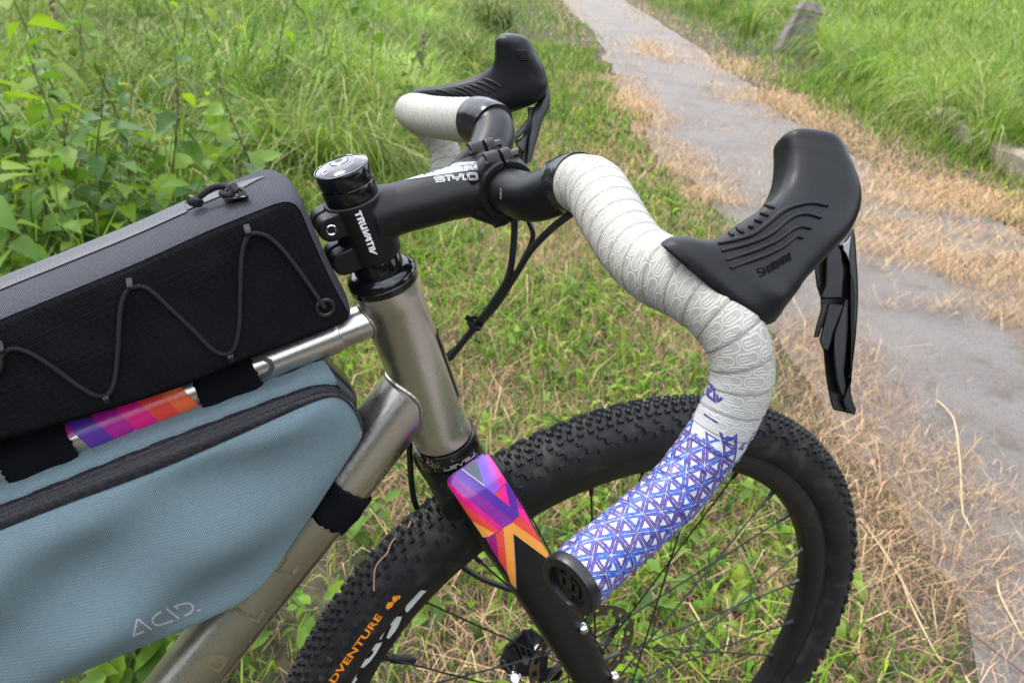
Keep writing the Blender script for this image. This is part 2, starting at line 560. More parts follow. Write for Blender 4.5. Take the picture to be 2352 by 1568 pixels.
wig = lambda y, k: .05*np.sin(y*3.1+k)+.035*np.sin(y*7.3+k*2)+.02*np.sin(y*17+k*3)
V = []; F = []
for i, y in enumerate(ys):
    V += [(xl(y)+wig(y, 0), y, .004), (.5*(xl(y)+xr(y)), y, .008), (xr(y)+wig(y, 2), y, .004)]
    if i: F += [((i-1)*3+k, (i-1)*3+k+1, i*3+k+1, i*3+k) for k in (0, 1)]
path = mk('path', V, F, m.m)
tag(path, 'grey tarmac footpath winding away between straw strewn verges', kind='structure')

# ------------------------------------------------------------------ grass, straw and ground litter
def leafmat(name, vcol=True, color=None, transl=.45, rough=.5, var=None, hue=(.10, .17, .03)):
    mm = bpy.data.materials.new(name); mm.use_nodes = True; nt = mm.node_tree; nt.nodes.clear()
    out = nt.nodes.new('ShaderNodeOutputMaterial')
    pb = nt.nodes.new('ShaderNodeBsdfPrincipled'); pb.inputs['Roughness'].default_value = rough
    pb.inputs['Specular IOR Level'].default_value = .18
    tr = nt.nodes.new('ShaderNodeBsdfTranslucent')
    ms = nt.nodes.new('ShaderNodeMixShader'); ms.inputs[0].default_value = transl
    if vcol:
        a = nt.nodes.new('ShaderNodeAttribute'); a.attribute_name = 'Col'; src = a.outputs['Color']
    else:
        n = nt.nodes.new('ShaderNodeTexNoise'); n.inputs['Scale'].default_value = 30
        t = nt.nodes.new('ShaderNodeTexCoord'); nt.links.new(t.outputs['Object'], n.inputs['Vector'])
        oi = nt.nodes.new('ShaderNodeObjectInfo')
        ad = nt.nodes.new('ShaderNodeMath'); ad.operation = 'ADD'
        mu = nt.nodes.new('ShaderNodeMath'); mu.operation = 'MULTIPLY_ADD'; mu.inputs[1].default_value = .7; mu.inputs[2].default_value = -.1
        nt.links.new(n.outputs[0], mu.inputs[0]); 
        ad.inputs[1].default_value = 0
        m2 = nt.nodes.new('ShaderNodeMath'); m2.operation = 'MULTIPLY_ADD'; m2.inputs[1].default_value = .7
        nt.links.new(oi.outputs['Random'], m2.inputs[0]); nt.links.new(mu.outputs[0], m2.inputs[2])
        mx_ = nt.nodes.new('ShaderNodeMixRGB'); mx_.inputs[1].default_value = (*color, 1); mx_.inputs[2].default_value = (*(var or color), 1)
        nt.links.new(m2.outputs[0], mx_.inputs[0]); src = mx_.outputs[0]
    hs = nt.nodes.new('ShaderNodeMixRGB'); hs.blend_type = 'MULTIPLY'; hs.inputs[0].default_value = 1; hs.inputs[2].default_value = (1.25, 1.35, .55, 1)
    nt.links.new(src, hs.inputs[1])
    nt.links.new(src, pb.inputs['Base Color']); nt.links.new(hs.outputs[0], tr.inputs['Color'])
    nt.links.new(pb.outputs[0], ms.inputs[1]); nt.links.new(tr.outputs[0], ms.inputs[2]); nt.links.new(ms.outputs[0], out.inputs[0])
    return mm
GRASS = leafmat('grass_blades', transl=.32)
GRASSD = 0
STRAW = leafmat('dry_straw', transl=.15, rough=.6)

def blades(name, pos, h, w, yaw, lean, col, mat, label, seg=2, droop=.5):
    """each blade is a tapered strip of its own that stands at pos, leans over towards yaw and bends"""
    N = len(pos)
    d = np.stack([np.cos(yaw), np.sin(yaw), 0*yaw], 1)
    sa = yaw+np.pi/2+rng.normal(0, .6, N)
    s = np.stack([np.cos(sa), np.sin(sa), 0*yaw], 1)*w[:, None]*.5
    ts = np.linspace(0, 1, seg+1)
    pts = []
    for t in ts:
        a = lean*(t**1.0)*(1-droop+droop*t)
        r = t*h*np.sin(np.clip(a, 0, 2.4)); z = t*h*np.cos(np.clip(a, 0, 2.4))
        pts.append(pos+d*r[:, None]+np.stack([0*z, 0*z, z], 1))
    vp = 2*seg+1
    V = np.empty((N, vp, 3), np.float32)
    for i in range(seg):
        k = 1-.35*(i/seg)**1.5
        V[:, 2*i] = pts[i]-s*k; V[:, 2*i+1] = pts[i]+s*k
    V[:, -1] = pts[-1]
    V[:, :, 2] = np.maximum(V[:, :, 2], .003)
    base = (np.arange(N)*vp)[:, None]
    loops = []; counts = []
    for i in range(seg-1):
        loops.append(base+np.array([2*i, 2*i+1, 2*i+3, 2*i+2])); counts.append(4)
    loops.append(base+np.array([2*seg-2, 2*seg-1, 2*seg])); counts.append(3)
    L = np.concatenate(loops, 1).ravel().astype(np.int32)
    cnt = np.tile(np.array(counts, np.int32), N)
    me = bpy.data.meshes.new(name)
    me.vertices.add(N*vp); me.vertices.foreach_set('co', V.ravel())
    me.loops.add(len(L)); me.loops.foreach_set('vertex_index', L)
    me.polygons.add(len(cnt)); st = np.concatenate([[0], np.cumsum(cnt)[:-1]]).astype(np.int32)
    me.polygons.foreach_set('loop_start', st); 
    me.polygons.foreach_set('use_smooth', np.ones(len(cnt), bool))
    me.update(calc_edges=True)
    ca = me.color_attributes.new('Col', 'FLOAT_COLOR', 'POINT')
    C = np.ones((N, vp, 4), np.float32); C[:, :, :3] = col[:, None, :]
    ca.data.foreach_set('color', C.ravel())
    me.materials.append(mat)
    o = bpy.data.objects.new(name, me); COL.objects.link(o)
    return tag(o, label, kind='stuff')
def sector(n, r0, r1, p=1.):
    """points in the wedge of ground in front of the viewer, between two distances"""
    u = rng.random(n); r = (r0**(2*p)+(r1**(2*p)-r0**(2*p))*u)**(1/(2*p))
    a = yaw+rng.uniform(-.80, .80, n)
    return np.stack([CAM[0]+r*np.cos(a), CAM[1]+r*np.sin(a), 0*r], 1), r
class NoiseField:
    def __init__(s, seed, f, n=10):
        g = np.random.default_rng(seed); a = g.uniform(0, 2*np.pi, n); k = f*g.uniform(.5, 2., n)
        s.kx, s.ky, s.ph = k*np.cos(a), k*np.sin(a), g.uniform(0, 6.28, n)
    def __call__(s, p): return np.sin(p[:, :1]*s.kx+p[:, 1:2]*s.ky+s.ph).sum(1)/np.sqrt(len(s.kx)/2)
nf1, nf2, nf3 = NoiseField(3, 1.3), NoiseField(5, 5.), NoiseField(8, .6)
def zones(p):
    dl = (xl(p[:, 1])-p[:, 0])*.89; dr = (p[:, 0]-xr(p[:, 1]))*.87
    return dl, dr
def pick(cols, n, v=.18):
    c = np.array(cols)[rng.integers(0, len(cols), n)]
    return np.clip(c*(1+rng.normal(0, v, (n, 1)))*(1+rng.normal(0, .06, (n, 3))), .004, .9)
G_BRIGHT = [(.15, .27, .018), (.19, .30, .024), (.115, .225, .015), (.24, .31, .05), (.16, .255, .04)]
G_TALL = [(.125, .225, .025), (.175, .28, .034), (.09, .18, .02), (.24, .31, .075), (.15, .245, .05)]
G_DARK = [(.035, .085, .015), (.05, .11, .018), (.065, .125, .022)]
S_TAN = [(.52, .35, .195), (.44, .29, .16), (.62, .44, .26), (.36, .23, .13), (.49, .32, .205)]

def keep_bike(p):                   # nothing grows through the tyre
    return ~((np.abs(p[:, 1]) < .05) & (np.abs(p[:, 0]) < .22))
def build_grass():
    # short turf of the verges
    for (n, r0, r1, hs, ws) in ((80000, .5, 4.2, 1.15, 1.35), (75000, 4.2, 10, 1.5, 2.3), (50000, 10, 26, 1.7, 4.)):
        p, r = sector(n, r0, r1)
        dl, dr = zones(p)
        e = nf2(p)*.12+nf1(p)*.06
        lush = nf1(p)*.5+nf2(p)*.35
        left = (dl > .10+e*.8) & ((rng.random(n) < np.clip(.35+.35*lush+np.clip((r-3.)/3., -.15, .7), np.where(r < 2.4, .22, .06), 1)) )
        right = (dr > .22+e*1.3) & (rng.random(n) < np.clip(.6+.4*lush+np.clip((dr-.3)/.6, 0, .6), .05, 1))
        k = (left | right) & keep_bike(p)
        p, r, dl, dr, lush = p[k], r[k], dl[k], dr[k], lush[k]; N = len(p)
        h = hs*rng.uniform(.035, .10, N)*(1+.35*np.clip(lush, -1, 1))+np.clip((np.maximum(dl-.5, dr-.6))*.06, 0, .09)
        w = ws*rng.uniform(.0018, .0042, N)
        c = pick(G_BRIGHT, N)
        dark = rng.random(N) < .32
        c[dark] = pick(G_DARK, dark.sum())
        y_ = rng.random(N) < .07
        c[y_] = pick(S_TAN, y_.sum())*.85
        blades('short_grass', p, h, w, rng.uniform(0, 6.28, N), rng.uniform(.25, 1.5, N), c, GRASS, 'short green verge grass growing beside the tarmac path', seg=2)
    # tall unmown grass: left beyond the verge, right on the bank
    for (n, r0, r1, ws, hs) in ((45000, 1.6, 5.5, 1.3, .85), (90000, 5.0, 12, 2.1, 1.), (70000, 12, 28, 4., 1.), (50000, 28, 75, 9., 1.1)):
        p, r = sector(n, r0, r1)
        dl, dr = zones(p)
        e = nf1(p)*.18
        edge_l = np.where(p[:, 1] > 3.8, 1.05+np.clip(p[:, 1]-3.8, 0, 6)*.07, 1.75)+e
        left = (dl > edge_l) & (rng.random(n) < np.clip((dl-edge_l)/.5, .08, 1)*np.clip(.75+nf2(p)*.25, .2, 1))
        edge_r = 1.15+e*1.2+np.clip((p[:, 1]-5)*.05, 0, .6)
        right = (dr > edge_r) & (rng.random(n) < np.clip((dr-edge_r)/.3, .1, 1)*np.clip(.8+nf2(p)*.3, .15, 1))
        k = left | right
        p, r, right, over = p[k], r[k], right[k], np.maximum(dl-edge_l, dr-edge_r)[k]; N = len(p)
        h = hs*rng.uniform(.2, .6, N)*np.clip(.55+over*.55, .5, 1.25)*(1+.22*nf1(p))*np.where(right, 1.12, .92)
        w = ws*rng.uniform(.0024, .0055, N)
        c = pick(G_TALL, N)*np.clip(1+.3*nf1(p)+.18*nf2(p), .4, 1.5)[:, None]
        dk = rng.random(N) < .34
        c[dk] = pick(G_DARK, dk.sum())
        pale = rng.random(N) < .10
        c[pale] = pick([(.36, .34, .17), (.30, .31, .14), (.42, .37, .22)], pale.sum())
        yw = np.where(right, rng.normal(2.6, 1.3, N), rng.normal(-.4, 1.5, N))+nf3(p)*.8
        blades('tall_grass', p, np.clip(h, .12, .95), w, yw, rng.uniform(.3, 1.75, N), c, GRASS, 'tall uncut meadow grass growing beyond the mown verge', seg=3, droop=.65)
    # cut straw strewn along both edges
    for (n, r0, r1, ws, ls) in ((160000, .5, 3.6, .5, .58), (19000, .5, 3.6, .72, 1.7), (110000, 3.6, 8, 1.2, 1.), (60000, 8, 22, 2.6, 1.3)):
        p, r = sector(n, r0, r1)
        dl, dr = zones(p)
        a = nf2(p); b = nf1(p)
        q = np.zeros(n)
        q = np.where(dl > 0, np.exp(-((dl-.12)/.45)**2)*np.clip(.75+.35*a, .15, 1)+.2*(dl < 1.6)*(r < 4.5)*np.clip(.9+a*.7, .1, 2), q)
        q = np.where((dl <= 0) & (dl > -.5), np.exp(-((dl)/np.where(r < 3.2, .23, .26))**2)*np.clip(.6+a*.5+b*.3, .04, 1), q)
        q = np.where((dr <= 0) & (dr > -.7), np.maximum(q, np.exp(-(dr/np.where(r < 6, .72, .5))**2)*np.clip(.55+a*.55+b*.35, .03, 1)), q)
        q = np.where((dr > 0) & (dr < 1.5), np.maximum(q, np.exp(-((dr-.12)/.38)**2)*.95+.05), q)
        q = np.where((dl <= 0) & (dr <= 0), np.maximum(q, .004+.16*(a > 1.75)), q)
        mid = (dl > .2) & (dl < 2.1) & (r < 5.5)
        q = np.where(mid, np.maximum(q, np.clip(.42+.5*nf3(p)+.4*b+.3*a, 0, .95)), q)
        q = np.where((np.abs(p[:, 0]) < .75) & (p[:, 1] > -.4) & (p[:, 1] < .9) & (dl > -.12), np.maximum(q, .42+.3*np.clip(a, -1, 1)), q)
        k = (rng.random(n) < q) & keep_bike(p)
        p = p[k]; N = len(p)
        p[:, 2] = rng.uniform(.003, .015, N)
        c = pick(S_TAN, N, .22)*(.86 if ls < 1 else 1.)
        br = rng.random(N) < (.34 if ls < 1 else .14)
        c[br] = pick([(.22, .135, .085), (.17, .115, .08), (.28, .19, .13)], br.sum())
        blades('cut_straw', p, ls*rng.gamma(2.2, .022, N)+.02, ws*rng.uniform(.0011, .0034, N), rng.uniform(0, 6.28, N), rng.uniform(1.47, 1.60, N), c, STRAW, 'dry cut straw strewn along the path edges', seg=2, droop=.1)
    # fine debris that frays the edges of the tarmac
    p, r = sector(150000, .6, 7)
    dl, dr = zones(p)
    a = nf2(p)
    q = np.maximum(np.exp(-((dl-.02)/.24)**2), np.exp(-((dr+.05)/.2)**2))*np.clip(.6+.4*a, .1, 1)
    k = (rng.random(len(p)) < q) & keep_bike(p); p = p[k]; N = len(p)
    p[:, 2] = rng.uniform(.006, .014, N)
    blades('path_debris', p, rng.uniform(.006, .022, N), rng.uniform(.001, .004, N), rng.uniform(0, 6.28, N), rng.uniform(1.35, 1.6, N), pick([(.24, .17, .115), (.16, .115, .08), (.36, .26, .17), (.10, .08, .055)], N), STRAW, 'fine dry plant debris along the edges of the tarmac', seg=2, droop=.1)
    # small broad leaves near the ground
    n = 40000
    p, r = sector(n, .6, 6.5)
    dl, dr = zones(p)
    q = np.where(dl > .15, np.clip(.28+nf2(p)*.4+.2*nf1(p), 0, 1), 0)
    k = (rng.random(n) < q) & keep_bike(p); p = p[k]; N = len(p)
    p[:, 2] = rng.uniform(.005, .05, N)
    c = pick(G_BRIGHT+G_DARK, N)
    blades('low_leaves', p, rng.uniform(.02, .055, N), rng.uniform(.009, .024, N), rng.uniform(0, 6.28, N), rng.uniform(.8, 1.7, N), c, GRASS, 'low broad green leaves between the turf and straw', seg=3, droop=.3)
build_grass()
def straw_mats():
    # flattened drifts of cut grass lying on the tarmac and along its right edge
    P, Y, H = [], [], []
    for px, py, lx, ly, n in ((2090, 585, .34, .07, 1000), (2260, 640, .38, .08, 900), (2330, 740, .3, .05, 350), (2130, 480, .3, .10, 900), (2290, 470, .35, .16, 1700), (2040, 540, .22, .06, 350), (1990, 420, .3, .11, 800), (2200, 540, .4, .05, 450), (2150, 1060, .09, .025, 130), (2275, 1165, .10, .03, 170), (1640, 465, .14, .07, 300), (1560, 400, .16, .06, 250), (1830, 250, .5, .12, 700), (1700, 160, .6, .25, 900), (1500, 120, .7, .2, 800), (1450, 250, .4, .12, 700)):
        c = onZ(px, py); a = -.62 if py > 300 else 1.1
        u, v = rng.normal(0, 1, n)*lx, rng.normal(0, 1, n)*ly
        P.append(np.stack([c[0]+u*math.cos(a)-v*math.sin(a), c[1]+u*math.sin(a)+v*math.cos(a), rng.uniform(.008, .022, n)], 1))
        Y.append(rng.normal(a, .75, n)+math.pi*rng.integers(0, 2, n)); H.append((rng.gamma(2.4, .028, n)+.02)*(.5 if py > 1000 else 1.))
    p, yw, h = np.concatenate(P), np.concatenate(Y), np.concatenate(H); N = len(p); r = np.linalg.norm(p-CAM, axis=1)
    blades('straw_mat', p, h, rng.uniform(.0014, .003, N)*np.clip(r/4, .7, 2), yw, rng.uniform(1.46, 1.6, N), pick(S_TAN, N, .2), STRAW, 'matted drifts of dry cut grass lying across the tarmac', seg=2, droop=.1)
straw_mats()
def tussocks():
    # long arching grass in clumps: the bank on the right and the meadow on the left
    for side, n, r0, r1, hs, ws in ((1, 420, 4.2, 13, 1., 1.), (1, 420, 13, 32, 1.05, 2.), (-1, 330, 3.4, 10, .85, 1.), (-1, 420, 10, 30, .95, 2.)):
        c, r = sector(n*6, r0, r1, .8)
        dl, dr = zones(c)
        e = nf1(c)*.2
        k = (dr > 1.1+e+.03*np.clip(c[:, 1]-4, 0, 20)) if side > 0 else (dl > np.where(c[:, 1] > 3.8, 1.2+.07*np.clip(c[:, 1]-3.8, 0, 6), 1.9)+e)
        k &= ~((np.abs(c[:, 0]+.9) < 1.0) & (c[:, 1] < 4.2) & (rng.random(len(c)) < .6))
        c, r = c[k][:n], r[k][:n]
        if not len(c): continue
        m = 85
        N = len(c)*m
        tone = rng.integers(0, 5, len(c))
        pal = np.array([(.185, .295, .036), (.13, .235, .025), (.24, .335, .06), (.095, .19, .02), (.28, .34, .10)])
        ph = rng.uniform(0, 6.28, len(c))
        ci = np.repeat(np.arange(len(c)), m)
        yw = rng.uniform(0, 6.28, N)*.75+ph[ci]
        rad = rng.random(N)**.7*.10*np.where(r[ci] > 13, 1.6, 1.)
        p = c[ci]+np.stack([rad*np.cos(yw), rad*np.sin(yw), 0*yw], 1)
        h = hs*rng.uniform(.45, 1., N)*(.62+.26*rng.random(len(c)))[ci]
        col = np.clip(np.clip(1+.28*nf1(p)+.15*nf2(p), .4, 1.5)[:, None]*pal[tone[ci]]*(1+rng.normal(0, .2, (N, 1))), .02, .8)
        dry = rng.random(N) < .12
        col[dry] = pick([(.46, .40, .22), (.40, .35, .17), (.52, .45, .28)], dry.sum())
        blades('tussock_grass', p, h, ws*rng.uniform(.0035, .0075, N)*np.where(r[ci] > 20, 1.4, 1), yw, rng.uniform(.5, 2.0, N), col, GRASS, 'long arching tufts of meadow grass on the banks beside the path', seg=4, droop=.75)
tussocks()

def added_treeline():
    # unseen trees added round the viewer and far off, to darken the horizon reflections
    V, F = [], []
    n = 42000
    a = rng.uniform(-np.pi, np.pi, n); back = np.abs(a) > 1.0
    r = np.where(back, rng.uniform(15, 26, n), rng.uniform(88, 105, n)); top = np.where(back, 6.2+2.2*np.sin(a*5)+1.5*np.sin(a*13), 13+3*np.sin(a*9))
    z = rng.random(n)**.8*top
    c = np.stack([CAM[0]+r*np.cos(a+yaw), CAM[1]+r*np.sin(a+yaw), z], 1)
    sz = np.where(back, .42, 1.6)[:, None]*rng.uniform(.6, 1.3, (n, 1))
    u = rng.normal(0, 1, (n, 3)); u /= np.linalg.norm(u, axis=1)[:, None]
    v = np.cross(u, rng.normal(0, 1, (n, 3))); v /= np.linalg.norm(v, axis=1)[:, None]
    P = np.stack([c-u*sz-v*sz*.6, c+u*sz-v*sz*.6, c+u*sz+v*sz*.6, c-u*sz+v*sz*.6], 1).reshape(-1, 3)
    me = bpy.data.meshes.new('added_treeline'); me.from_pydata(P.tolist(), [], np.arange(4*n).reshape(-1, 4).tolist())
    me.materials.append(leafmat('added_tree_foliage', False, (.035, .07, .018), .3, .5, (.07, .12, .03))); me.update()
    o = bpy.data.objects.new('added_treeline', me); COL.objects.link(o); tag(o, 'unseen ring of tree foliage added round the meadow to darken reflections', kind='stuff')
added_treeline()

# ------------------------------------------------------------------ single plants left of the bicycle
def leaf_mesh(name, L, W, kind, mat):
    """a leaf along +x from its stalk, folded a little at the midrib"""
    n = 7; V = []; F = []
    for i in range(n+1):
        t = i/n
        if kind == 'heart': w = W*(math.sin(math.pi*min(t*1.02, 1)**.55)**.8)*(1-.25*t); x = L*t-(.16*L if i == 0 else 0)*0
        elif kind == 'nettle': w = W*math.sin(math.pi*t**.72)*(1+(.16 if i % 2 else -.06)); x = L*t
        else: w = W*math.sin(math.pi*t**.85)*(1+(.1 if i % 2 else -.05)); x = L*t
        z = -.28*L*t*t
        V += [(x-(.12*L*math.sin(math.pi*t) if kind == 'heart' else 0)*(1-t), w/2, z+.16*w), (x, 0, z), (x-(.12*L*math.sin(math.pi*t) if kind == 'heart' else 0)*(1-t), -w/2, z+.16*w)]
        if i: F += [((i-1)*3+k, (i-1)*3+k+1, i*3+k+1, i*3+k) for k in (0, 1)]
    me = bpy.data.meshes.new(name); me.from_pydata(V, [], F); me.materials.append(mat)
    me.polygons.foreach_set('use_smooth', np.ones(len(F), bool)); me.update()
    return me
LM = {'pale': leafmat('pale_leaf', False, (.15, .27, .025), .5, .42, (.24, .34, .04)),
      'mid': leafmat('green_leaf', False, (.075, .16, .026), .4, .45, (.16, .265, .04)),
      'dark': leafmat('dark_leaf', False, (.042, .098, .026), .32, .4, (.085, .16, .04))}
STEMM = {'green': simple('green_stem', (.13, .16, .05), .6), 'purple': simple('purple_brown_stem', (.075, .045, .035), .6), 'seed': simple('seed_spike', (.20, .17, .10), .8)}
LEAVES = {(k, s, c): leaf_mesh('leaf', L*s, W*s, k, LM[c]) for k, L, W in (('heart', .085, .07), ('nettle', .085, .048), ('oval', .06, .032)) for s in (.75, 1., 1.25) for c in LM}
def plant(x, y, h, kind, tone, nleaf, label, group=None, lean=(.05, .05), stem='purple', big=1., seedhead=False):
    root = empty({'heart': 'bindweed_plant', 'nettle': 'nettle_plant', 'oval': 'leafy_plant'}[kind], (x, y, 0), label, 'plant', group)
    pts = [np.array((x+lean[0]*t*t+.02*math.sin(t*5+x*9), y+lean[1]*t*t+.02*math.cos(t*6+y*7), h*t)) for t in np.linspace(0, 1, 9)]
    P = catmull(pts, 14)
    V, F = tube(P, np.linspace(.0042, .0018, 14), 6)
    mk('stem', V, F, STEMM[stem], root)
    a = random.uniform(0, 6.28)
    for i in range(nleaf):
        t = .22+.78*(i+.5)/nleaf
        b = P[min(int(t*13), 13)]
        if kind == 'nettle': a += math.pi if i % 2 else math.pi/2+random.uniform(-.3, .3)
        else: a += 2.4+random.uniform(-.5, .5)
        s = (.75 if t > .9 else random.choice((.75, 1., 1., 1.25)))
        tn = tone if random.random() < .6 else random.choice(list(LM))
        o = bpy.data.objects.new('leaf', LEAVES[(kind, s, tn)]); COL.objects.link(o); o.parent = root
        st = random.uniform(.008, .03)
        d = Vector((math.cos(a), math.sin(a), random.uniform(-.1, .5)))
        o.location = Vector(b)-Vector((x, y, 0))+d*st
        o.rotation_euler = (random.uniform(-.5, .5), random.uniform(-.45, .65), a)
        k = big*random.uniform(.8, 1.2)*(1.1-.35*t)
        o.scale = (k, k, k)
    if seedhead:
        Q = [P[-1]+np.array((random.uniform(-.012, .012), random.uniform(-.012, .012), -.16+.2*t)) for t in np.linspace(0, 1, 16)]
        V, F = tube(np.array(Q), [.006+.005*random.random() for _ in Q[:-1]]+[.001], 7)
        mk('seed_spike', V, F, STEMM['seed'], root)
    return root
def plants():
    plant(*onZ(175, 455)[:2]*np.array((1, 1)), .98, 'heart', 'pale', 15, 'tall twining plant with big pale yellow green heart shaped leaves, left edge of the picture', lean=(-.12, .05), big=1.9)
    plant(*onZ(330, 440)[:2], .80, 'nettle', 'mid', 12, 'tall plant with a brown drooping seed spike rising behind the grey top tube bag', lean=(-.25, .1), seedhead=True)
    plant(*onZ(120, 620)[:2], .62, 'nettle', 'mid', 16, 'thin purple stemmed nettle just above the rear of the grey bag', lean=(-.05, .02))
    g1 = 'nettle stems crowding the left meadow edge'
    g2 = 'pale heart leaved climbers among the nettles'
    g3 = 'low leafy plants under the nettles'
    L1 = 'dark stemmed green nettle standing in the overgrown meadow left of the bicycle'
    L2 = 'pale green heart leaved climber tangled among the nettles on the left'
    L3 = 'low bushy plant with small oval leaves under the nettles on the left'
    r_ = random.Random(4)
    spots = []
    for px, py in ((30, 560), (90, 500), (230, 540), (300, 500), (380, 470), (420, 560), (500, 500), (610, 560), (250, 420), (60, 430), (160, 370), (20, 700), (150, 640), (260, 600), (350, 330), (80, 330), (640, 400), (200, 300), (20, 470), (380, 590)):
        p = onZ(px+r_.uniform(-25, 25), py+r_.uniform(-15, 15))
        spots.append(p)
    for i, p in enumerate(spots):
        k = i % 5
        if p[1] < 2.75: L1, g1 = 'dark stemmed green nettle rising just behind the rear half of the top tube bag', 'nettles behind the rear of the top tube bag'
        elif p[1] < 3.6: L1, g1 = 'dark stemmed green nettle half way between the bag and the tall meadow grass', 'nettles between bag and meadow'
        else: L1, g1 = 'dark stemmed nettle farthest from the bag where the nettles meet the tall grass', 'nettles at the meadow edge'
        if k in (0, 2, 3): plant(p[0], p[1], r_.uniform(.45, .72), 'nettle', r_.choice(('mid', 'mid', 'dark')), 18, L1, g1, (r_.uniform(-.1, .1), r_.uniform(-.1, .1)), big=1.35)
        elif k == 1: plant(p[0], p[1], r_.uniform(.4, .75), 'heart', 'pale', 13, L2, g2, (r_.uniform(-.15, .15), r_.uniform(-.1, .1)), 'green', big=1.5)
        else: plant(p[0], p[1], r_.uniform(.28, .45), 'oval', 'dark', 22, L3, g3, (r_.uniform(-.1, .1), r_.uniform(-.1, .1)), 'green', big=1.5)
    for px, py, h in ((-60, 620, .5), (60, 760, .42), (-40, 860, .4), (190, 690, .4), (330, 640, .42), (440, 610, .4), (560, 590, .36)):
        p = onZ(px, py)
        plant(p[0], p[1], h, 'oval' if px % 3 else 'heart', 'mid', 20, L3 if px % 3 else L2, g3 if px % 3 else g2, (r_.uniform(-.08, .08), .05), 'green', big=1.3)
    g5 = 'tall weed stems in the meadow behind the stem'
    L5 = 'thin tall dark stemmed weed standing in long grass behind the stem and far hood'
    for px, py, h in ((520, 330, .8), (640, 300, .9), (760, 290, .75), (860, 280, .85), (930, 330, .6), (430, 260, .9), (560, 210, .95), (700, 200, 1.), (820, 190, .9), (330, 240, .95)):
        p = onZ(px, py)
        plant(p[0], p[1], h, 'nettle', r_.choice(('mid', 'dark', 'pale')), 14, L5, g5, (r_.uniform(-.12, .12), r_.uniform(-.1, .1)), big=1.1, seedhead=px % 3 == 0)
    # low plants seen under the frame and through the wheel
    g4 = 'small green weeds growing round the front wheel'
    L4 = 'small fresh green weed in the turf behind the front wheel'
    for px, py, h in ((330, 1590, .2), (420, 1500, .18), (250, 1620, .22), (380, 1568, .2), (180, 1640, .2), (480, 1600, .16), (620, 1440, .12), (1600, 1130, .1), (1720, 1180, .1), (1560, 1290, .12), (1480, 1440, .12), (900, 900, .12), (1240, 900, .1), (1150, 820, .1), (830, 1250, .12), (1300, 700, .09), (430, 1560, .14), (560, 1540, .13), (720, 1490, .14), (1210, 1240, .1), (980, 1440, .12)):
        p = onZ(px, py)
        if px < 640: L4, g4 = 'small round leaved weed in the turf under the lower edge of the blue frame bag', 'weeds under the frame bag'
        elif px < 1000: L4, g4 = 'small fresh weed in the turf seen between the frame bag and the tyre', 'weeds between frame bag and tyre'
        elif px < 1320: L4, g4 = 'small fresh weed in the straw between head tube and front wheel', 'weeds beyond the head tube'
        else: L4, g4 = 'small fresh green weed seen through the spokes of the front wheel', 'weeds behind the spokes'
        plant(p[0], p[1], h, 'oval', 'mid', 12, L4, g4, (r_.uniform(-.04, .04), r_.uniform(-.04, .04)), 'green', big=.75 if px > 500 else 1.0)
plants()

# ------------------------------------------------------------------ stray stalks, leaves, stone post, kerb
TAN = simple('straw_stalk', (.52, .40, .23), .6, nc=(40, (.36, .25, .13), .5, .7))
YEL = simple('yellow_stalk', (.52, .44, .17), .5)
RED = simple('red_brown_bramble', (.16, .065, .035), .6)
def stalk(name, pts, w, mat, label, z=.012, arch=.02):
    P = catmull([onZ(x, y, z+arch*math.sin(math.pi*i/(len(pts)-1))) for i, (x, y) in enumerate(pts)], 12)
    V, F = tube(P, np.linspace(w, w*.6, 12), 6)
    c = P.mean(0); 
    o = mk(name, V, F, mat)
    return tag(o, label, 'stalk')
stalk('yellow_stalk', [(1649, 1300), (1690, 1345), (1740, 1385), (1808, 1455)], .0042, YEL, 'thick yellow stalk lying behind the spokes of the front wheel', .02)
stalk('yellow_stalk', [(1662, 1438), (1710, 1462), (1800, 1474)], .0036, YEL, 'short yellow green stalk lying below the thick yellow one', .02)
stalk('dry_stalk', [(2153, 920), (2190, 960), (2205, 1060), (2212, 1180), (2238, 1228)], .0026, TAN, 'long bent pale straw lying alone on the tarmac at right')
stalk('dry_stalk', [(2290, 1330), (2300, 1372), (2352, 1470)], .0026, TAN, 'straight pale stalk crossing onto the tarmac near the lower right corner')
stalk('dry_stalk', [(1975, 1190), (2020, 1250), (2075, 1340), (2120, 1420)], .0022, TAN, 'pale straw stalk lying beside the tyre over the straw litter')
stalk('dry_stalk', [(2060, 1290), (2085, 1370), (2150, 1500), (2200, 1568)], .0024, TAN, 'long straw stalk running to the bottom edge beside the red bramble')
stalk('bramble_stem', [(1990, 1255), (2090, 1330), (2190, 1420), (2352, 1545)], .0026, RED, 'red brown bramble stem lying across the straw at lower right', arch=.035)
stalk('bramble_stem', [(2000, 1190), (2100, 1240), (2200, 1290), (2265, 1330)], .0022, RED, 'thin reddish twig above the long bramble stem at lower right')
DRYL = simple('dry_leaf', (.42, .24, .13), .6, nc=(60, (.30, .15, .08), .45, .65))
def dry_leaf(px, py, s, a, label, group=None):
    p = onZ(px, py, .03); V = []; F = []
    n = 14
    V.append((0, 0, .006))
    for i in range(n):
        t = 2*math.pi*i/n
        r = s*(1-.35*abs(math.sin(t)))*(1+.16*(-1)**i)
        V.append((r*math.cos(t), r*.8*math.sin(t), .01*math.sin(3*t)+.012*math.cos(t)))
        F.append((0, 1+i, 1+(i+1) % n))
    R = Matrix.Rotation(a, 3, 'Z')@Matrix.Rotation(.35, 3, 'X')
    o = mk('dry_leaf', [np.array(R@Vector(v)) for v in V], F, DRYL); o.location = p
    tag(o, label, 'leaf', group)
dry_leaf(1772, 1336, .036, .5, 'tan dead leaf lying behind the spokes near the yellow stalk')
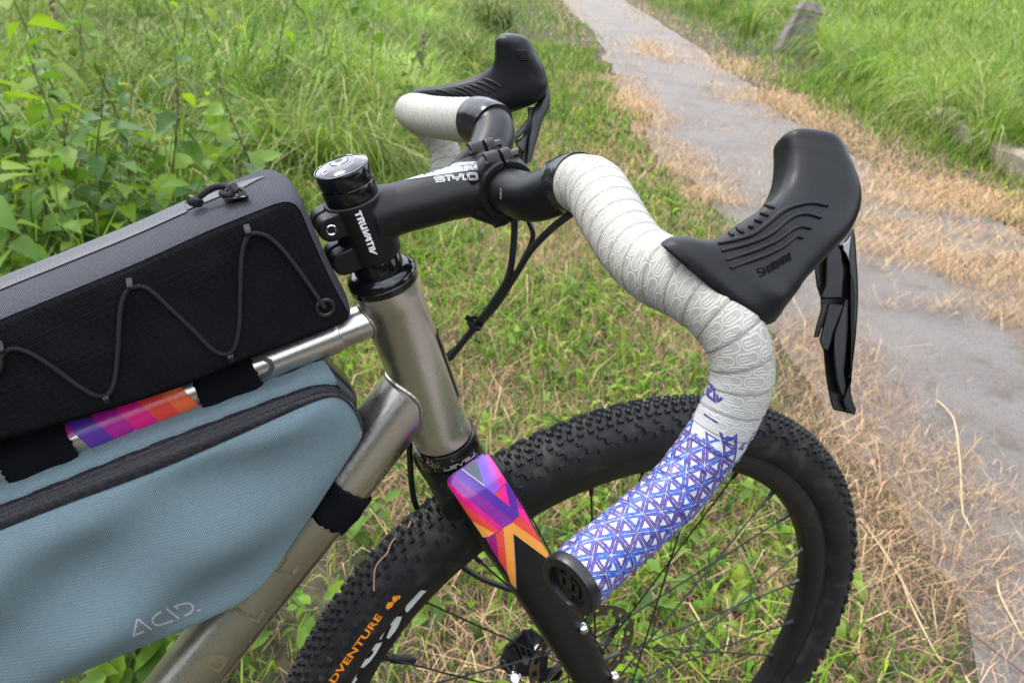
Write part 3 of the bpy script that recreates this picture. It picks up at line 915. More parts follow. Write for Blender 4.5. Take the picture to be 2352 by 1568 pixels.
for k, (x, y) in enumerate(((1340, 1150), (1310, 1175), (1195, 560), (2010, 1060), (860, 1320), (1560, 1200), (1240, 760))):
    dry_leaf(x, y, .024, k*1.3, 'small brown dead leaf lying in the grass around the bicycle', 'dead leaves scattered in the turf')
STONE = Mat('weathered_stone', (.25, .225, .2), .9)
STONE.color(STONE.mix(STONE.noise(9, 5).ramp(.35, .65), (.21, .18, .16), (.10, .09, .08)))
STONE.bump(STONE.noise(60, 5), .01)
def stone_post():
    b = onZ(1822, 122); root = empty('stone_post', (b[0], b[1], 0), 'leaning grey stone marker post half sunk in long grass beyond the path', 'stone post')
    a = 1.05
    x = np.array((math.cos(a-math.pi/2), math.sin(a-math.pi/2), 0)); y = np.array((math.cos(a), math.sin(a), 0))
    up = unit(np.array((0, 0, 1.))+.12*x)
    y2 = unit(y-up*(y@up)); x2 = np.cross(y2, up)
    b = b-np.array((0, 0, .1))
    V = []; F = []
    rings = [(0, .27, .22), (.36, .21, .18), (.58, .15, .14), (.60, .145, .135)]
    for h, w, d in rings:
        V += [b+up*h+x2*p*w+y2*q*d for p, q in ((-1, -1), (1, -1), (1, 1), (-1, 1))]
    for j in range(len(rings)-1): F += [(j*4+i, j*4+(i+1) % 4, j*4+4+(i+1) % 4, j*4+4+i) for i in range(4)]
    F.append((12, 13, 14, 15))
    mk('shaft', V, F, STONE.m, root, smooth=False)
    V = []; F = []
    for h, w, d in ((.62, .135, .125), (.625, .165, .15), (.66, .165, .15), (.76, .08, .075)):
        V += [b+up*h+x2*p*w+y2*q*d for p, q in ((-1, -1), (1, -1), (1, 1), (-1, 1))]
    for j in range(3): F += [(j*4+i, j*4+(i+1) % 4, j*4+4+(i+1) % 4, j*4+4+i) for i in range(4)]
    F += [(12, 13, 14, 15), (3, 2, 1, 0)]
    mk('cap', V, F, STONE.m, root, smooth=False)
stone_post()
def kerb():
    a, b = onZ(2150, 290), onZ(2440, 462)
    d = unit(b-a); s = np.array((-d[1], d[0], 0)); c = (a+b)/2+np.array((0, 0, .06)); L = np.linalg.norm(b-a)/2
    n = 14; V = []; F = []
    for i in range(n+1):
        t = -L+2*L*i/n; w = .10+.012*math.sin(i*2.1); h = .085+.014*math.sin(i*1.3)
        V += [c+d*t-s*w-np.array((0, 0, .1)), c+d*t-s*w+np.array((0, 0, h-.02)), c+d*t-s*(w-.03)+np.array((0, 0, h)), c+d*t+s*(w-.03)+np.array((0, 0, h+.01)), c+d*t+s*w-np.array((0, 0, .1))]
        if i: F += [((i-1)*5+k, (i-1)*5+k+1, i*5+k+1, i*5+k) for k in range(4)]
    F += [(0, 1, 2, 3, 4), tuple(n*5+k for k in (4, 3, 2, 1, 0))]
    m = Mat('pale_kerb_stone', (.3, .26, .2), .95)
    m.color(m.mix(m.noise(12, 5).ramp(.35, .65), (.33, .27, .2), (.2, .165, .125))); m.bump(m.noise(50, 5), .012)
    o = fix(mk('kerb_stone', V, F, m.m, smooth=True, sharp=30)); tag(o, 'low weathered edging stone under the tall grass at the right edge', 'kerb')
kerb()

# ================================================================== the bicycle
bike = empty('bicycle', (0, 0, 0), 'titanium gravel bicycle with white taped drop bars and black fork standing on the verge', 'bicycle')
HB, HT_ = np.array((-.199, 0, .728)), np.array((-.248, 0, .869))     # head tube ends
AX = unit(HT_-HB)                                                    # steering axis, upwards
NF = np.array((AX[2], 0, -AX[0]))                                    # forward, square to it
LAT = np.array((0, 1., 0))
def ax(h): return HB+AX*h
HL = np.linalg.norm(HT_-HB)
def hy(x, y): return float((onY(x, y, 0)-HB)@AX)

# ---- frame tubes
R_H = .0235
V, F = lathe(HB, AX, [(0, .0238), (.0005, .0243), (.012, .0243), (.0135, R_H), (HL-.0165, R_H), (HL-.015, .0242), (HL-.0005, .0242), (HL, .0236)], 72)
head_tube = mk('head_tube', V, F, MT['ti'], bike)
def tubeline(a, b, r, n=40, ratio=1.):
    P = np.array([a+(b-a)*t for t in np.linspace(0, 1, 24)]); return tube(P, r, n, ratio=ratio)
t0_, t1_ = onY(813, 748, 0), onY(0, 1067, 0)
tt = unit(t1_-t0_)
TA = t0_-tt*.028; TB = t0_+tt*((-.752-t0_[0])/tt[0])
V, F = tubeline(TA, TB, .0128)
top_tube = mk('top_tube', V, F, MT['ti'], bike)
dA = onY(922, 929, 0); dB = onY(484, 1485, 0); dd = unit(dA-dB)
DA = dA+dd*((HB[0]+.020-dA[0])/dd[0]*0+.012); DB = dA-dd*((dA[2]-.29)/dd[2])
dt_t = np.linspace(0, 1, 24)
V, F = tubeline(DA, DB, .0258, ratio=np.interp(dt_t*np.linalg.norm(DB-DA), [0, .03, .10], [.80, .84, 1.]))
down_tube = mk('down_tube', V, F, MT['ti'], bike)
st_ = unit(TB-DB)
V, F = lathe(DB, st_, [(-.03, .0001), (-.03, .0175), (np.linalg.norm(TB-DB)+.045, .0175), (np.linalg.norm(TB-DB)+.045, .0138), (np.linalg.norm(TB-DB)+.12, .0138), (np.linalg.norm(TB-DB)+.12, .0001)], 32)
mk('seat_tube', V, F, MT['ti'], bike)
# internal sleeve line where the top tube narrows at the lug
V, F = lathe(TA+tt*.040, tt, [(0, .0128), (.0006, .0138), (.004, .0144), (.45, .0146)], 40)
mk('tube_sleeve', V, F, MT['ti'], top_tube)
def weld(a, d, r, name, parent, bead=.0013, lr=1.):
    """bead where a tube (axis point a, direction d towards the head tube) meets the head tube"""
    d = unit(d); e = unit(np.cross(d, LAT)); P = []
    for k in range(90):
        t = 2*math.pi*k/90
        o = a+r*(math.cos(t)*LAT*lr+math.sin(t)*e)-d*.1
        w = o-HB; wp = w-AX*(w@AX); dp = d-AX*(d@AX)
        A_, B_, C_ = dp@dp, 2*wp@dp, wp@wp-(R_H+.0003)**2
        D_ = B_*B_-4*A_*C_
        s = (-B_-math.sqrt(max(D_, 0)))/(2*A_)
        P.append(o+d*s)
    P.append(P[0]); P.append(P[1])
    P = catmull(np.array(P), 280)
    V, F, _ = sweep(P, [bead*(1+.06*math.sin(i*.9)) for i in range(280)], 8, cap=False)
    mk(name, V, F, MT['weld'], parent, sharp=None)
weld(TA, -tt, .0128, 'weld_bead', top_tube)
weld(dA, dd, .0258, 'weld_bead', down_tube, .0015, .81)
# weld and groove lines at the ends of the head tube, badge on its front
def badge():
    V = []; F = []; n, k = 18, 10
    for i in range(n+1):
        for j in range(k+1):
            a = math.radians(-30+60*j/k); h = .035+.062*i/n
            rr = R_H+.0012
            V.append(ax(h)+rr*(math.cos(a)*NF-math.sin(a)*LAT))
            if i and j: F.append(((i-1)*(k+1)+j-1, (i-1)*(k+1)+j, i*(k+1)+j, i*(k+1)+j-1))
    mk('head_badge', V, F, MT['steel'], head_tube)
badge()

# ---- headset, spacers, cap
hs0, spb, stb, stt, sm, cp = HL, hy(858, 606), hy(854, 587), hy(798, 456), hy(786, 423), hy(773, 384)
V, F = lathe(HB, AX, [(hs0+.0005, .0236), (hs0+.001, .0252), (hs0+.0052, .0254), (hs0+.0058, .0249), (hs0+.0062, .0249), (hs0+.0066, .0252), (hs0+.0095, .0248), (hs0+.0125, .0215), (hs0+.0135, .0195), (hs0+.0136, .0175)], 72)
mk('headset_cover', V, F, MT['gloss'], bike)
V, F = lathe(HB, AX, [(hs0+.011, .0178), (stb-.0005, .0178), (stb, .0174)], 64)
mk('spacer', V, F, MT['gloss'], bike)
V, F = lathe(HB, AX, [(-.001, .0238), (-.0012, .0262), (-.0025, .0266), (-.006, .0268), (-.0065, .0271), (-.0165, .0271), (-.0182, .0264), (-.020, .022)], 72)
lower = mk('headset_lower_ring', V, F, MT['gloss'], bike)
e_ = .0004
def spacer(a, b):
    V, F = lathe(HB, AX, [(a+e_*.5, .0172), (a+e_, .0180), (a+.001, .0183), (b-.001, .0183), (b-e_, .0180), (b-e_*.5, .0172)], 72); return mk('spacer', V, F, MT['gloss'], bike)
spacer(stt, sm); spacer(sm, cp-.0012)
V, F = lathe(HB, AX, [(cp-.0012, .0172), (cp-.0010, .0176), (cp-.0004, .0178), (cp, .0174), (cp+.0003, .0168), (cp+.0012, .0150), (cp+.0022, .011), (cp+.0026, .0066), (cp+.002, .0062), (cp+.002, .0058)], 72)
capo = mk('headset_cap', V, F, MT['capmetal'], bike)
V, F = lathe(HB, AX, [(cp-.0011, .0183), (cp-.0006, .01845), (cp-.0002, .0181), (cp-.0004, .0176)], 72)
mk('cap_rim', V, F, MT['steel'], capo)
V, F = lathe(HB, AX, [(cp+.001, .0058), (cp+.0030, .0056), (cp+.0034, .0051), (cp+.0034, .0030), (cp+.0008, .0027), (cp+.0007, 0.0001)], 36)
mk('cap_bolt', V, F, MT['silver'], capo)
V, F = lathe(HB, AX, [(cp+.00355, .0029), (cp+.0035, .0001)], 12)
mk('bolt_socket', V, F, simple('bolt_socket_dark', (.07, .025, .022), .5), capo)

# ---- stem
SC0 = onY(1138, 423, 0)                                   # bar clamp centre
SS = ax((stb+stt)/2)                                      # stem root on the steerer
sdv = unit(onY(1085, 432, 0)-onY(972, 463, 0))            # stem direction
sup = np.cross(sdv, LAT)*-1
if sup[2] < 0: sup = -sup
sr0 = onY(972, 463, 0)
sroot = sr0+sdv*(((SS-sr0)@NF)/(sdv@NF))
SC0 = sroot+sdv*((SC0-sroot)@sdv)
def arc_ring(r0, r1, a0, a1, n=28):
    A = np.linspace(a0, a1, n)
    return [(r1*math.cos(a), r1*math.sin(a)) for a in A]+[(r0*math.cos(a), r0*math.sin(a)) for a in A[::-1]]
parts = []
parts.append(lathe(HB, AX, [(stb, .0001), (stb, .0192), (stb+.001, .0199), (stt-.001, .0199), (stt, .0192), (stt, .0001)], 56))
P = np.array([sroot+sdv*t for t in np.linspace(-.002, (SC0-sroot)@sdv-.014, 20)])
parts.append(tube(P, np.linspace(.0176, .0182, 20), 40, ratio=np.linspace(1., 1.12, 20), ref=sup))
rl = np.array([sroot+sdv*t for t in np.linspace(.006, .030, 8)])
parts.append(tube(rl, np.linspace(.0212, .0172, 8), 40, ref=sup))
fl = np.array([SC0-sdv*t for t in np.linspace(.040, .012, 8)])
parts.append(tube(fl, np.linspace(.0178, .0202, 8), 40, ratio=np.linspace(1.05, 1.22, 8), ref=sup))
parts.append(prism(arc_ring(.0158, .0213, math.pi/2+.03, 3*math.pi/2-.03), sdv, sup, LAT, -.0235, .0235, SC0))
for s in (-1, 1):                                         # ears for the face plate bolts
    for q in (1, -1):
        c = SC0+LAT*s*.0145+sup*q*.0205-sdv*.0062
        parts.append(lathe(c-sdv*.0052, sdv, [(0, .0001), (0, .0072), (.0095, .0072), (.0102, .0068), (.0102, .0001)], 24))
        parts.append(box(c-sup*q*.006-sdv*.0012, sdv, sup, LAT, .0056, .008, .0072))
        sl = np.array([c-sdv*.003-sup*q*.0012, c-sdv*.010-sup*q*.005, c-sdv*.018-sup*q*.0095])
        parts.append(tube(catmull(sl, 8), np.linspace(.0068, .0052, 8), 16))
back = -NF
for h in (stt-.0105, stb+.0085):                          # pinch ears behind the steerer
    c = ax(h)+back*.0225
    parts.append(lathe(c-LAT*.0145, LAT, [(0, .0001), (0, .0078), (.001, .0086), (.0127, .0086), (.0127, .0001)], 28))
    parts.append(lathe(c+LAT*.0018, LAT, [(0, .0001), (0, .0086), (.0117, .0086), (.0127, .0078), (.0127, .0001)], 28))
    parts.append(box(ax(h)+back*.0145-LAT*.0082, back, AX, LAT, .009, .0084, .0064))
    parts.append(box(ax(h)+back*.0145+LAT*.0082, back, AX, LAT, .009, .0084, .0064))
stem = remesh('stem', parts, .00075, MT['cast'], bike, 5)
fp = [prism(arc_ring(.0158, .0211, -math.pi/2+.05, math.pi/2-.05), sdv, sup, LAT, -.0235, .0235, SC0)]
for s in (-1, 1):
    for q in (1, -1):
        c = SC0+LAT*s*.0145+sup*q*.0205
        fp.append(lathe(c+sdv*.0008, sdv, [(0, .0001), (0, .0068), (.006, .0072), (.0072, .0066), (.0072, .0001)], 24))
        fp.append(box(c+sdv*.0044-sup*q*.006, sdv, sup, LAT, .0036, .008, .007))
        pts = np.array([c+sdv*.006-sup*q*.002, c+sdv*.0135-sup*q*.010, c+sdv*.0165-sup*q*.0155])
        fp.append(tube(catmull(pts, 8), .0058, 14))
faceplate = remesh('face_plate', fp, .00075, MT['cast'], stem, 4)
for s in (-1, 1):
    for q in (1, -1):
        c = SC0+LAT*s*.0145+sup*q*.0212
        V, F = lathe(c, sdv, [(.006, .0001), (.006, .0036), (.0125, .0038), (.0133, .0033), (.0133, .0019), (.011, .0017), (.011, .0001)], 24)
        mk('clamp_bolt', V, F, MT['gloss'], stem)
        if q == 1:
            V, F = lathe(c-sdv*.0118-sup*.0006, sdv, [(-.002, .0001), (-.002, .0026), (.003, .0026)], 18)
            mk('bolt_hole', V, F, MT['plastic'], stem)
for h in (stt-.0105, stb+.0085):
    c = ax(h)+back*.0225
    V, F = lathe(c, -LAT, [(.012, .0055), (.0142, .0053), (.0142, .0041), (.0128, .0040), (.0128, .0001)], 28)
    mk('pinch_bolt', V, F, MT['gloss'], stem)
    if h > stb+.02:
        V, F = lathe(c, -LAT, [(.0125, .0040), (.0148, .0038), (.0152, .0032), (.0144, .0022), (.0130, .0018), (.013, .0001)], 28)
        mk('bolt_head', V, F, MT['silver'], stem)

# ---- handlebar
RING = at(1315, 420, .505)
barP = [SC0, SC0-LAT*.014, SC0-LAT*.024+AX*.0003, at(1219, 453, .534), at(1264, 442, .520), RING, at(1352, 428, .492)]
bp = catmull(np.array(barP), 60)
farP = [SC0, SC0+LAT*.014, SC0+LAT*.024, at(1118, 362, .599), at(1131, 326, .609), at(1133, 301, .617), at(1118, 281, .625), at(1092, 277, .64)]
bfar = catmull(np.array(farP), 60)
bar = np.concatenate([bfar[::-1][:-1], bp])
nb = len(bar)
rb = .0159+.0007*np.clip((np.abs(bar[:, 1])-.026)/.02, 0, 1)
V, F = tube(bar, rb, 40)
handlebar = mk('handlebar', V, F, MT['bar'], bike, sharp=None)
TP = [(1315, 420, .505, .0180), (1340, 425, .493, .0188), (1367, 437, .48, .0193), (1398, 487, .458, .0193), (1430, 540, .44, .0187), (1465, 585, .425, .0184), (1515, 622, .41, .0190), (1583, 662, .398, .0176), (1645, 714, .390, .0164), (1693, 785, .387, .0159), (1703, 868, .391, .0159), (1675, 948, .397, .0158), (1637, 1015, .401, .0156), (1562, 1115, .399, .0154), (1485, 1188, .392, .0154), (1370, 1287, .376, .0158), (1314, 1337, .3665, .0158)]
TPw = np.array([list(at(x, y, d))+[r] for x, y, d, r in TP])
tp = catmull(TPw, 430)
tl = np.concatenate([[0], np.cumsum(np.linalg.norm(np.diff(tp[:, :3], axis=0), axis=1))])
def s_at(x, y): return float(tl[np.argmin(((proj(tp[:, :3])-np.array((x, y)))**2).sum(1))])
PITCH = .0125
def wrap(s, th):
    k = (s/PITCH-th/(2*math.pi)*1.) % 1.0
    dmp = np.clip((s-.002)/.004, 0, 1)
    return (.0005*k-.0007*np.exp(-((1-k)/.05)**2)-.0002*np.exp(-(k/.05)**2))*dmp
rm_ = float((tp[:, 3]-.0005).mean())
TAPE = tape_material('white_printed_bar_tape', rm_, (s_at(1698, 860), s_at(1580, 1090)))
TAPE2 = tape_material('white_bar_tape', .0170)
V, F, uv = sweep(tp[:, :3], tp[:, 3]-.0005, 72, cap=True, rfun=wrap)
tape = mk('bar_tape', V, F, TAPE, handlebar, uv=uv, sharp=50)
TP2 = [(1118, 281, .625, .0178), (1100, 278, .636, .0184), (1081, 277, .65, .0186), (1037, 274, .683, .0184), (993, 268, .718, .0182), (962, 260, .745, .0178), (946, 256, .768, .0166), (952, 262, .788, .0162), (978, 284, .80, .0160), (1006, 318, .803, .0158), (1023, 352, .802, .0156), (1024, 392, .80, .0155), (1013, 425, .797, .0155), (995, 458, .794, .0155)]
tp2 = catmull(np.array([list(at(x, y, d))+[r] for x, y, d, r in TP2]), 400)
V2, F2, uv2 = sweep(tp2[:, :3], tp2[:, 3]-.0005, 64, cap=True, rfun=wrap)
tape2 = mk('bar_tape', V2, F2, TAPE2, handlebar, uv=uv2, sharp=50)
# black finishing tape next to the white
fi = [(1290, 428, .514, .0176), (1300, 424, .511, .0179), (1310, 421, .507, .0182), (1319, 420, .503, .0184), (1328, 421, .499, .0186)]
fw = catmull(np.array([list(at(x, y, d))+[r] for x, y, d, r in fi]), 14)
V, F, _ = sweep(fw[:, :3], fw[:, 3]+.0006, 48)
mk('finishing_tape', V, F, MT['eltape'], handlebar)
fi = [(1133, 290, .619, .0174), (1126, 285, .622, .0178), (1116, 281, .627, .0182), (1106, 279, .632, .0185), (1096, 278, .638, .0187)]
fw = catmull(np.array([list(at(x, y, d))+[r] for x, y, d, r in fi]), 14)
V, F, _ = sweep(fw[:, :3], fw[:, 3]+.0006, 48)
mk('finishing_tape', V, F, MT['eltape'], handlebar)
# end plug
eT = unit(tp[-1, :3]-tp[-6, :3]); eC = tp[-1, :3]
V, F = lathe(eC, eT, [(-.003, .0154), (-.001, .0160), (.0018, .0160), (.0034, .0154), (.0040, .0143), (.0038, .0112), (.0010, .0106), (.0008, .0001)], 56)
plug = mk('bar_end_plug', V, F, MT['plastic'], handlebar)
eT2 = unit(tp2[-1, :3]-tp2[-6, :3])
V2, F2 = lathe(tp2[-1, :3], eT2, [(-.002, .0166), (.0000, .0171), (.0045, .0171), (.0066, .0164), (.0074, .015), (.0072, .0001)], 40); mk('bar_end_plug', V2, F2, MT['plastic'], handlebar)
ea = unit(np.cross(eT, (0, 0, 1))); eb = np.cross(eT, ea)
for q in ((0, 0, .0015, .009), (0, .004, .006, .001), (0, -.004, .006, .001), (.005, 0, .001, .005), (-.005, 0, .001, .005)):
    V, F = box(eC+eT*.0013+ea*q[0]+eb*q[1], ea, eb, eT, q[2], q[3], .0008)
    mk('plug_rib', V, F, MT['plastic'], plug, smooth=False)

# ---- brake hoods
def loft(sections, n=44, expo=2.5):
    """sections: centre, half width vector, half thickness vector"""
    V = []; F = []
    th = np.arange(n)*2*math.pi/n
    c, s = np.cos(th), np.sin(th)
    c = np.sign(c)*np.abs(c)**(2/expo); s = np.sign(s)*np.abs(s)**(2/expo)
    for C, A, B in sections:
        for i in range(n): V.append(C+A*c[i]+B*s[i])
    m = len(sections)
    for j in range(m-1):
        for i in range(n):
            k = (i+1) % n; F.append((j*n+i, j*n+k, (j+1)*n+k, (j+1)*n+i))
    F.append(tuple(range(n-1, -1, -1))); F.append(tuple((m-1)*n+i for i in range(n)))
    return np.array(V), F
HS = [  # upper outline point, lower outline point, distance, half thickness
    ((1546, 545), (1779, 741), .3935, .0183),
    ((1575, 545), (1790, 724), .394, .0186),
    ((1612, 556), (1797, 708), .394, .0185),
    ((1648, 548), (1808, 690), .396, .0172),
    ((1692, 517), (1828, 656), .399, .0165),
    ((1727, 495), (1860, 622), .403, .0165),
    ((1755, 472), (1895, 588), .407, .0167),
    ((1773, 448), (1926, 556), .411, .0168),
    ((1784, 420), (1949, 516), .414, .0165),
    ((1789, 391), (1960, 474), .416, .0161),
    ((1789, 364), (1956, 432), .418, .0157),
    ((1788, 346), (1945, 396), .419, .0154),
    ((1786, 334), (1934, 368), .42, .0150),
    ((1788, 324), (1926, 350), .42, .0146),
    ((1796, 314), (1918, 333), .42, .0136),
    ((1808, 308), (1907, 320), .42, .0112),
    ((1824, 306), (1894, 312), .42, .0080)]
def hood_sections(HS, shear=.011):
    raw = []
    for a, b, d, t in HS:
        A, B = at(*a, d), at(*b, d); raw.append(((A+B)/2, (A-B)/2, t))
    raw2 = catmull(np.array([list(c)+list(h)+[t] for c, h, t in raw]), 60)
    C = raw2[:, :3]; T = np.gradient(C, axis=0)
    T /= np.linalg.norm(T, axis=1)[:, None]
    T = np.array([T[max(0, i-9):i+10].mean(0) for i in range(60)])
    out = [(C[0]-unit(T[0])*.007, raw2[0, 3:6]*.97, unit(np.cross(unit(T[0]), raw2[0, 3:6]))*raw2[0, 6]*.8)]
    for i in range(60):
        h = raw2[i, 3:6]; t = unit(T[i]); n = unit(np.cross(t, h))
        vd = unit(C[i]-CAM); 
        k = min(1, .55+i/40)
        sg = 1. if n@(CAM-C[i]) > 0 else -1.
        out.append((C[i], h, n*raw2[i, 6]-sg*t*shear*max(0, 1-i/11)))
    n0 = out[1][2]; out[0] = (out[0][0], out[0][1], n0*.86)
    if not shear: out = out[1:]
    return out
V, F = loft(hood_sections(HS), expo=3.8)
hood = remesh('brake_hood', [(V, F)], .0011, MT['rubber'], bike, 6)
c4 = crop(1500, 100, 850/2221)
HS2 = [((430, 664), (565, 752), .775, .020), ((560, 655), (690, 790), .772, .020), ((700, 640), (850, 830), .769, .019), ((880, 606), (1010, 860), .766, .018), ((1030, 556), (1180, 895), .762, .0175),
       ((1140, 504), (1370, 925), .757, .017), ((1215, 446), (1560, 868), .751, .017), ((1250, 395), (1720, 790), .746, .017), ((1262, 340), (1800, 660), .742, .0168), ((1262, 290), (1785, 540), .739, .0165),
       ((1259, 240), (1758, 440), .736, .0162), ((1257, 196), (1712, 345), .733, .016), ((1262, 155), (1665, 252), .731, .0155), ((1280, 123), (1630, 182), .729, .0145), ((1320, 98), (1590, 132), .728, .012), ((1380, 86), (1540, 104), .728, .008)]
V2, F2 = loft(hood_sections([(c4([a])[0], c4([b])[0], d, t) for a, b, d, t in HS2], 0), expo=2.8)
hood2 = remesh('brake_hood', [(V2, F2)], .0013, MT['rubber'], bike, 6)
th1, th2 = bvh(hood), bvh(hood2)
def rib(L, tree, r, parent, name='grip_rib'):
    P = [cast(tree, x, y, r*.25) for x, y in L]; P = [p for p in P if p is not None]
    if len(P) < 2: return
    n = max(6, len(P)*5); Q = catmull(np.array(P), n)
    k = np.sin(np.linspace(0.25, math.pi-.25, n))**.35
    V, F = tube(Q, r*k, 10); mk(name, V, F, MT['rubber'], parent, sharp=None)
c5 = crop(2200, 450, 1300/2265)
for L in ([(1175, 915), (1290, 890), (1420, 845), (1520, 770), (1620, 690), (1720, 648), (1830, 632), (1935, 652)],
          [(1198, 965), (1330, 930), (1460, 885), (1560, 830), (1640, 760), (1720, 715), (1800, 708), (1885, 735)],
          [(1230, 1028), (1360, 985), (1490, 935), (1600, 880), (1680, 820), (1750, 795), (1820, 810)],
          [(1260, 1085), (1390, 1035), (1520, 985), (1620, 935), (1690, 880), (1725, 862), (1760, 880)],
          [(1500, 648), (1530, 654), (1562, 668)], [(1465, 704), (1495, 710), (1522, 722)], [(1424, 750), (1450, 754), (1476, 766)], [(1385, 790), (1400, 796), (1417, 806)],
          [(1303, 806), (1322, 820), (1345, 842)], [(1235, 822), (1252, 838), (1275, 860)], [(1172, 845), (1185, 850), (1205, 860)], [(1122, 848), (1145, 860), (1175, 880)]):
    rib(c5(L), th1, .0013, hood)
c4 = crop(1500, 100, 850/2221)
for L in ([(1130, 560), (1230, 595), (1335, 655)], [(1065, 597), (1170, 632), (1270, 688)], [(1000, 627), (1100, 660), (1205, 716)], [(935, 643), (1030, 680), (1122, 740)], [(850, 655), (950, 685), (1040, 750)], [(780, 680), (880, 705), (980, 745)], [(708, 684), (810, 710), (910, 746)], [(645, 682), (750, 705), (850, 750)]):
    rib(c4(L), th2, .0015, hood2)
for k in range(5):
    L = [(1480+k*9, 280+k*22), (1540+k*4, 274+k*22), (1600+k*4, 285+k*21)]
    rib(c4(L), th2, .0009, hood2, 'button_rib')
cs = crop(3000, 980, 250/2306)
SH = [[(400, 855), (270, 900), (290, 1010), (470, 1010), (500, 1100), (340, 1170)], [(470, 815), (585, 1085)], [(600, 760), (712, 1030)], [(530, 960), (660, 890)], [(690, 735), (800, 985)],
      [(880, 945), (770, 690), (830, 655), (950, 890)], [(860, 650), (930, 615), (1030, 860)], [(1085, 800), (1010, 580), (1110, 515), (1195, 750)], [(1050, 700), (1150, 650)],
      [(1260, 710), (1190, 460), (1280, 410), (1345, 645)], [(1400, 575), (1370, 380), (1440, 305), (1485, 530), (1400, 590)]]
decal('lettering', [stroke(cs(L), 4) for L in SH], th1, simple('embossed_rubber', (.003, .003, .003), .8, spec=.1), hood, .0002, 5)

# ---- brake levers (same pieces mirrored for the far side)
cl = crop(3180, 900, 320/627)
def slab(poly, d0, thick, bev=.0018):
    """plate with the measured outline at distance d0, real thickness and eased edges"""
    P = np.array(poly, float); c = P.mean(0); n = len(P)
    V = []
    dfun = d0 if callable(d0) else (lambda x, y: d0)
    area = .5*np.sum(P[:, 0]*np.roll(P[:, 1], -1)-np.roll(P[:, 0], -1)*P[:, 1])
    e = np.roll(P, -1, 0)-np.roll(P, 1, 0); nn = np.stack([e[:, 1], -e[:, 0]], 1); nn /= np.linalg.norm(nn, axis=1)[:, None]+1e-9
    if area < 0: nn = -nn
    for off, k in ((0, -3.6), (bev*.35, -1.1), (bev, 0), (thick-bev, 0), (thick, -2.4)):
        for (x, y), (u, v) in zip(P, nn): V.append(at(x+u*k, y+v*k, dfun(x, y)+off))
    F = [tuple(range(n-1, -1, -1))]
    for j in range(4): F += [(j*n+i, j*n+(i+1) % n, (j+1)*n+(i+1) % n, (j+1)*n+i) for i in range(n)]
    F.append(tuple(4*n+i for i in range(n)))
    return np.array(V), F
ld = lambda x, y: .437+.00002*(y-600)
LV = []
LV.append(('lever_blade', slab(cl([(405, 90), (455, 20), (472, 90), (482, 250), (494, 420), (497, 560), (490, 720), (478, 880), (462, 1020), (446, 1140), (435, 1230), (440, 1320), (458, 1395), (482, 1440), (470, 1486), (440, 1478), (398, 1440), (372, 1380), (392, 1310), (430, 1220), (436, 1000), (440, 700), (432, 470), (425, 380), (418, 250), (372, 200), (368, 150)]), lambda x, y: ld(x, y)+.004, .011), MT['lever']))
LV.append(('lever_body', slab(cl([(152, 300), (240, 170), (330, 140), (400, 160), (440, 300), (470, 420), (470, 700), (445, 1000), (425, 1230), (395, 1330), (372, 1380), (400, 1445), (455, 1482), (300, 1446), (282, 1405), (258, 1290), (236, 1150), (220, 960), (205, 700), (198, 570), (168, 480), (156, 380)]), lambda x, y: ld(x, y)+.009, .008), MT['plastic']))
LV.append(('lever_housing', slab(cl([(245, 200), (330, 150), (370, 200), (388, 380), (372, 570), (240, 580), (205, 560), (240, 470)]), lambda x, y: ld(x, y)+.003, .009), MT['plastic']))
LV.append(('shift_button', slab(cl([(210, 625), (252, 612), (258, 640), (195, 860), (185, 880), (145, 880), (152, 845)]), lambda x, y: ld(x, y)-.007, .016), MT['plastic']))
LV.append(('shift_button', slab(cl([(258, 618), (375, 622), (378, 650), (300, 850), (285, 920), (262, 985), (215, 970), (190, 905), (200, 860)]), lambda x, y: ld(x, y)-.004, .016), MT['plastic']))
LV.append(('shift_paddle', slab(cl([(392, 580), (418, 585), (414, 800), (400, 1000), (384, 1150), (396, 1260), (382, 1335), (352, 1310), (322, 1210), (306, 1080), (296, 950), (302, 850), (340, 740)]), lambda x, y: ld(x, y)-.002, .008), MT['lever']))
LV.append(('lever_pad', slab(cl([(428, 382), (446, 392), (462, 450), (470, 600), (466, 780), (452, 960), (440, 1120), (430, 1200), (424, 1150), (428, 900), (428, 600), (434, 520)]), lambda x, y: ld(x, y)+.001, .007), MT['rubber']))
LV.append(('lever_pivot', slab(cl([(368, 150), (400, 130), (440, 70), (446, 130), (432, 250), (425, 300), (395, 230), (372, 200)]), lambda x, y: ld(x, y)+.0005, .012), MT['steel']))
LV2 = [('lever_blade', slab(c4([(1765, 520), (1800, 620), (1832, 730), (1828, 850), (1790, 930), (1750, 1000), (1700, 1180), (1628, 1440), (1570, 1440), (1600, 1180), (1640, 960), (1665, 860), (1700, 800), (1760, 700)]), lambda x, y: .752+.00004*(y-250), .012), MT['lever']),
       ('lever_body', slab(c4([(1592, 855), (1670, 850), (1655, 960), (1620, 1180), (1590, 1460), (1500, 1460), (1490, 1330), (1560, 1100), (1600, 960)]), lambda x, y: .758+.00004*(y-250), .012), MT['plastic']),
       ('shift_paddle', slab(c4([(1600, 1010), (1580, 1110), (1500, 1180), (1465, 1240), (1462, 1180), (1475, 1110), (1540, 1050), (1580, 985)]), .745, .010), MT['lever']),
       ('shift_button', slab(c4([(1590, 1150), (1575, 1300), (1545, 1330), (1470, 1260), (1475, 1215), (1530, 1180)]), .748, .012), MT['plastic'])]
for name, (V, F), mat in LV2: fix(mk(name, V, F, mat, hood2, sharp=35))
for name, (V, F), mat in LV:
    fix(mk(name, V, F, mat, hood, sharp=35))

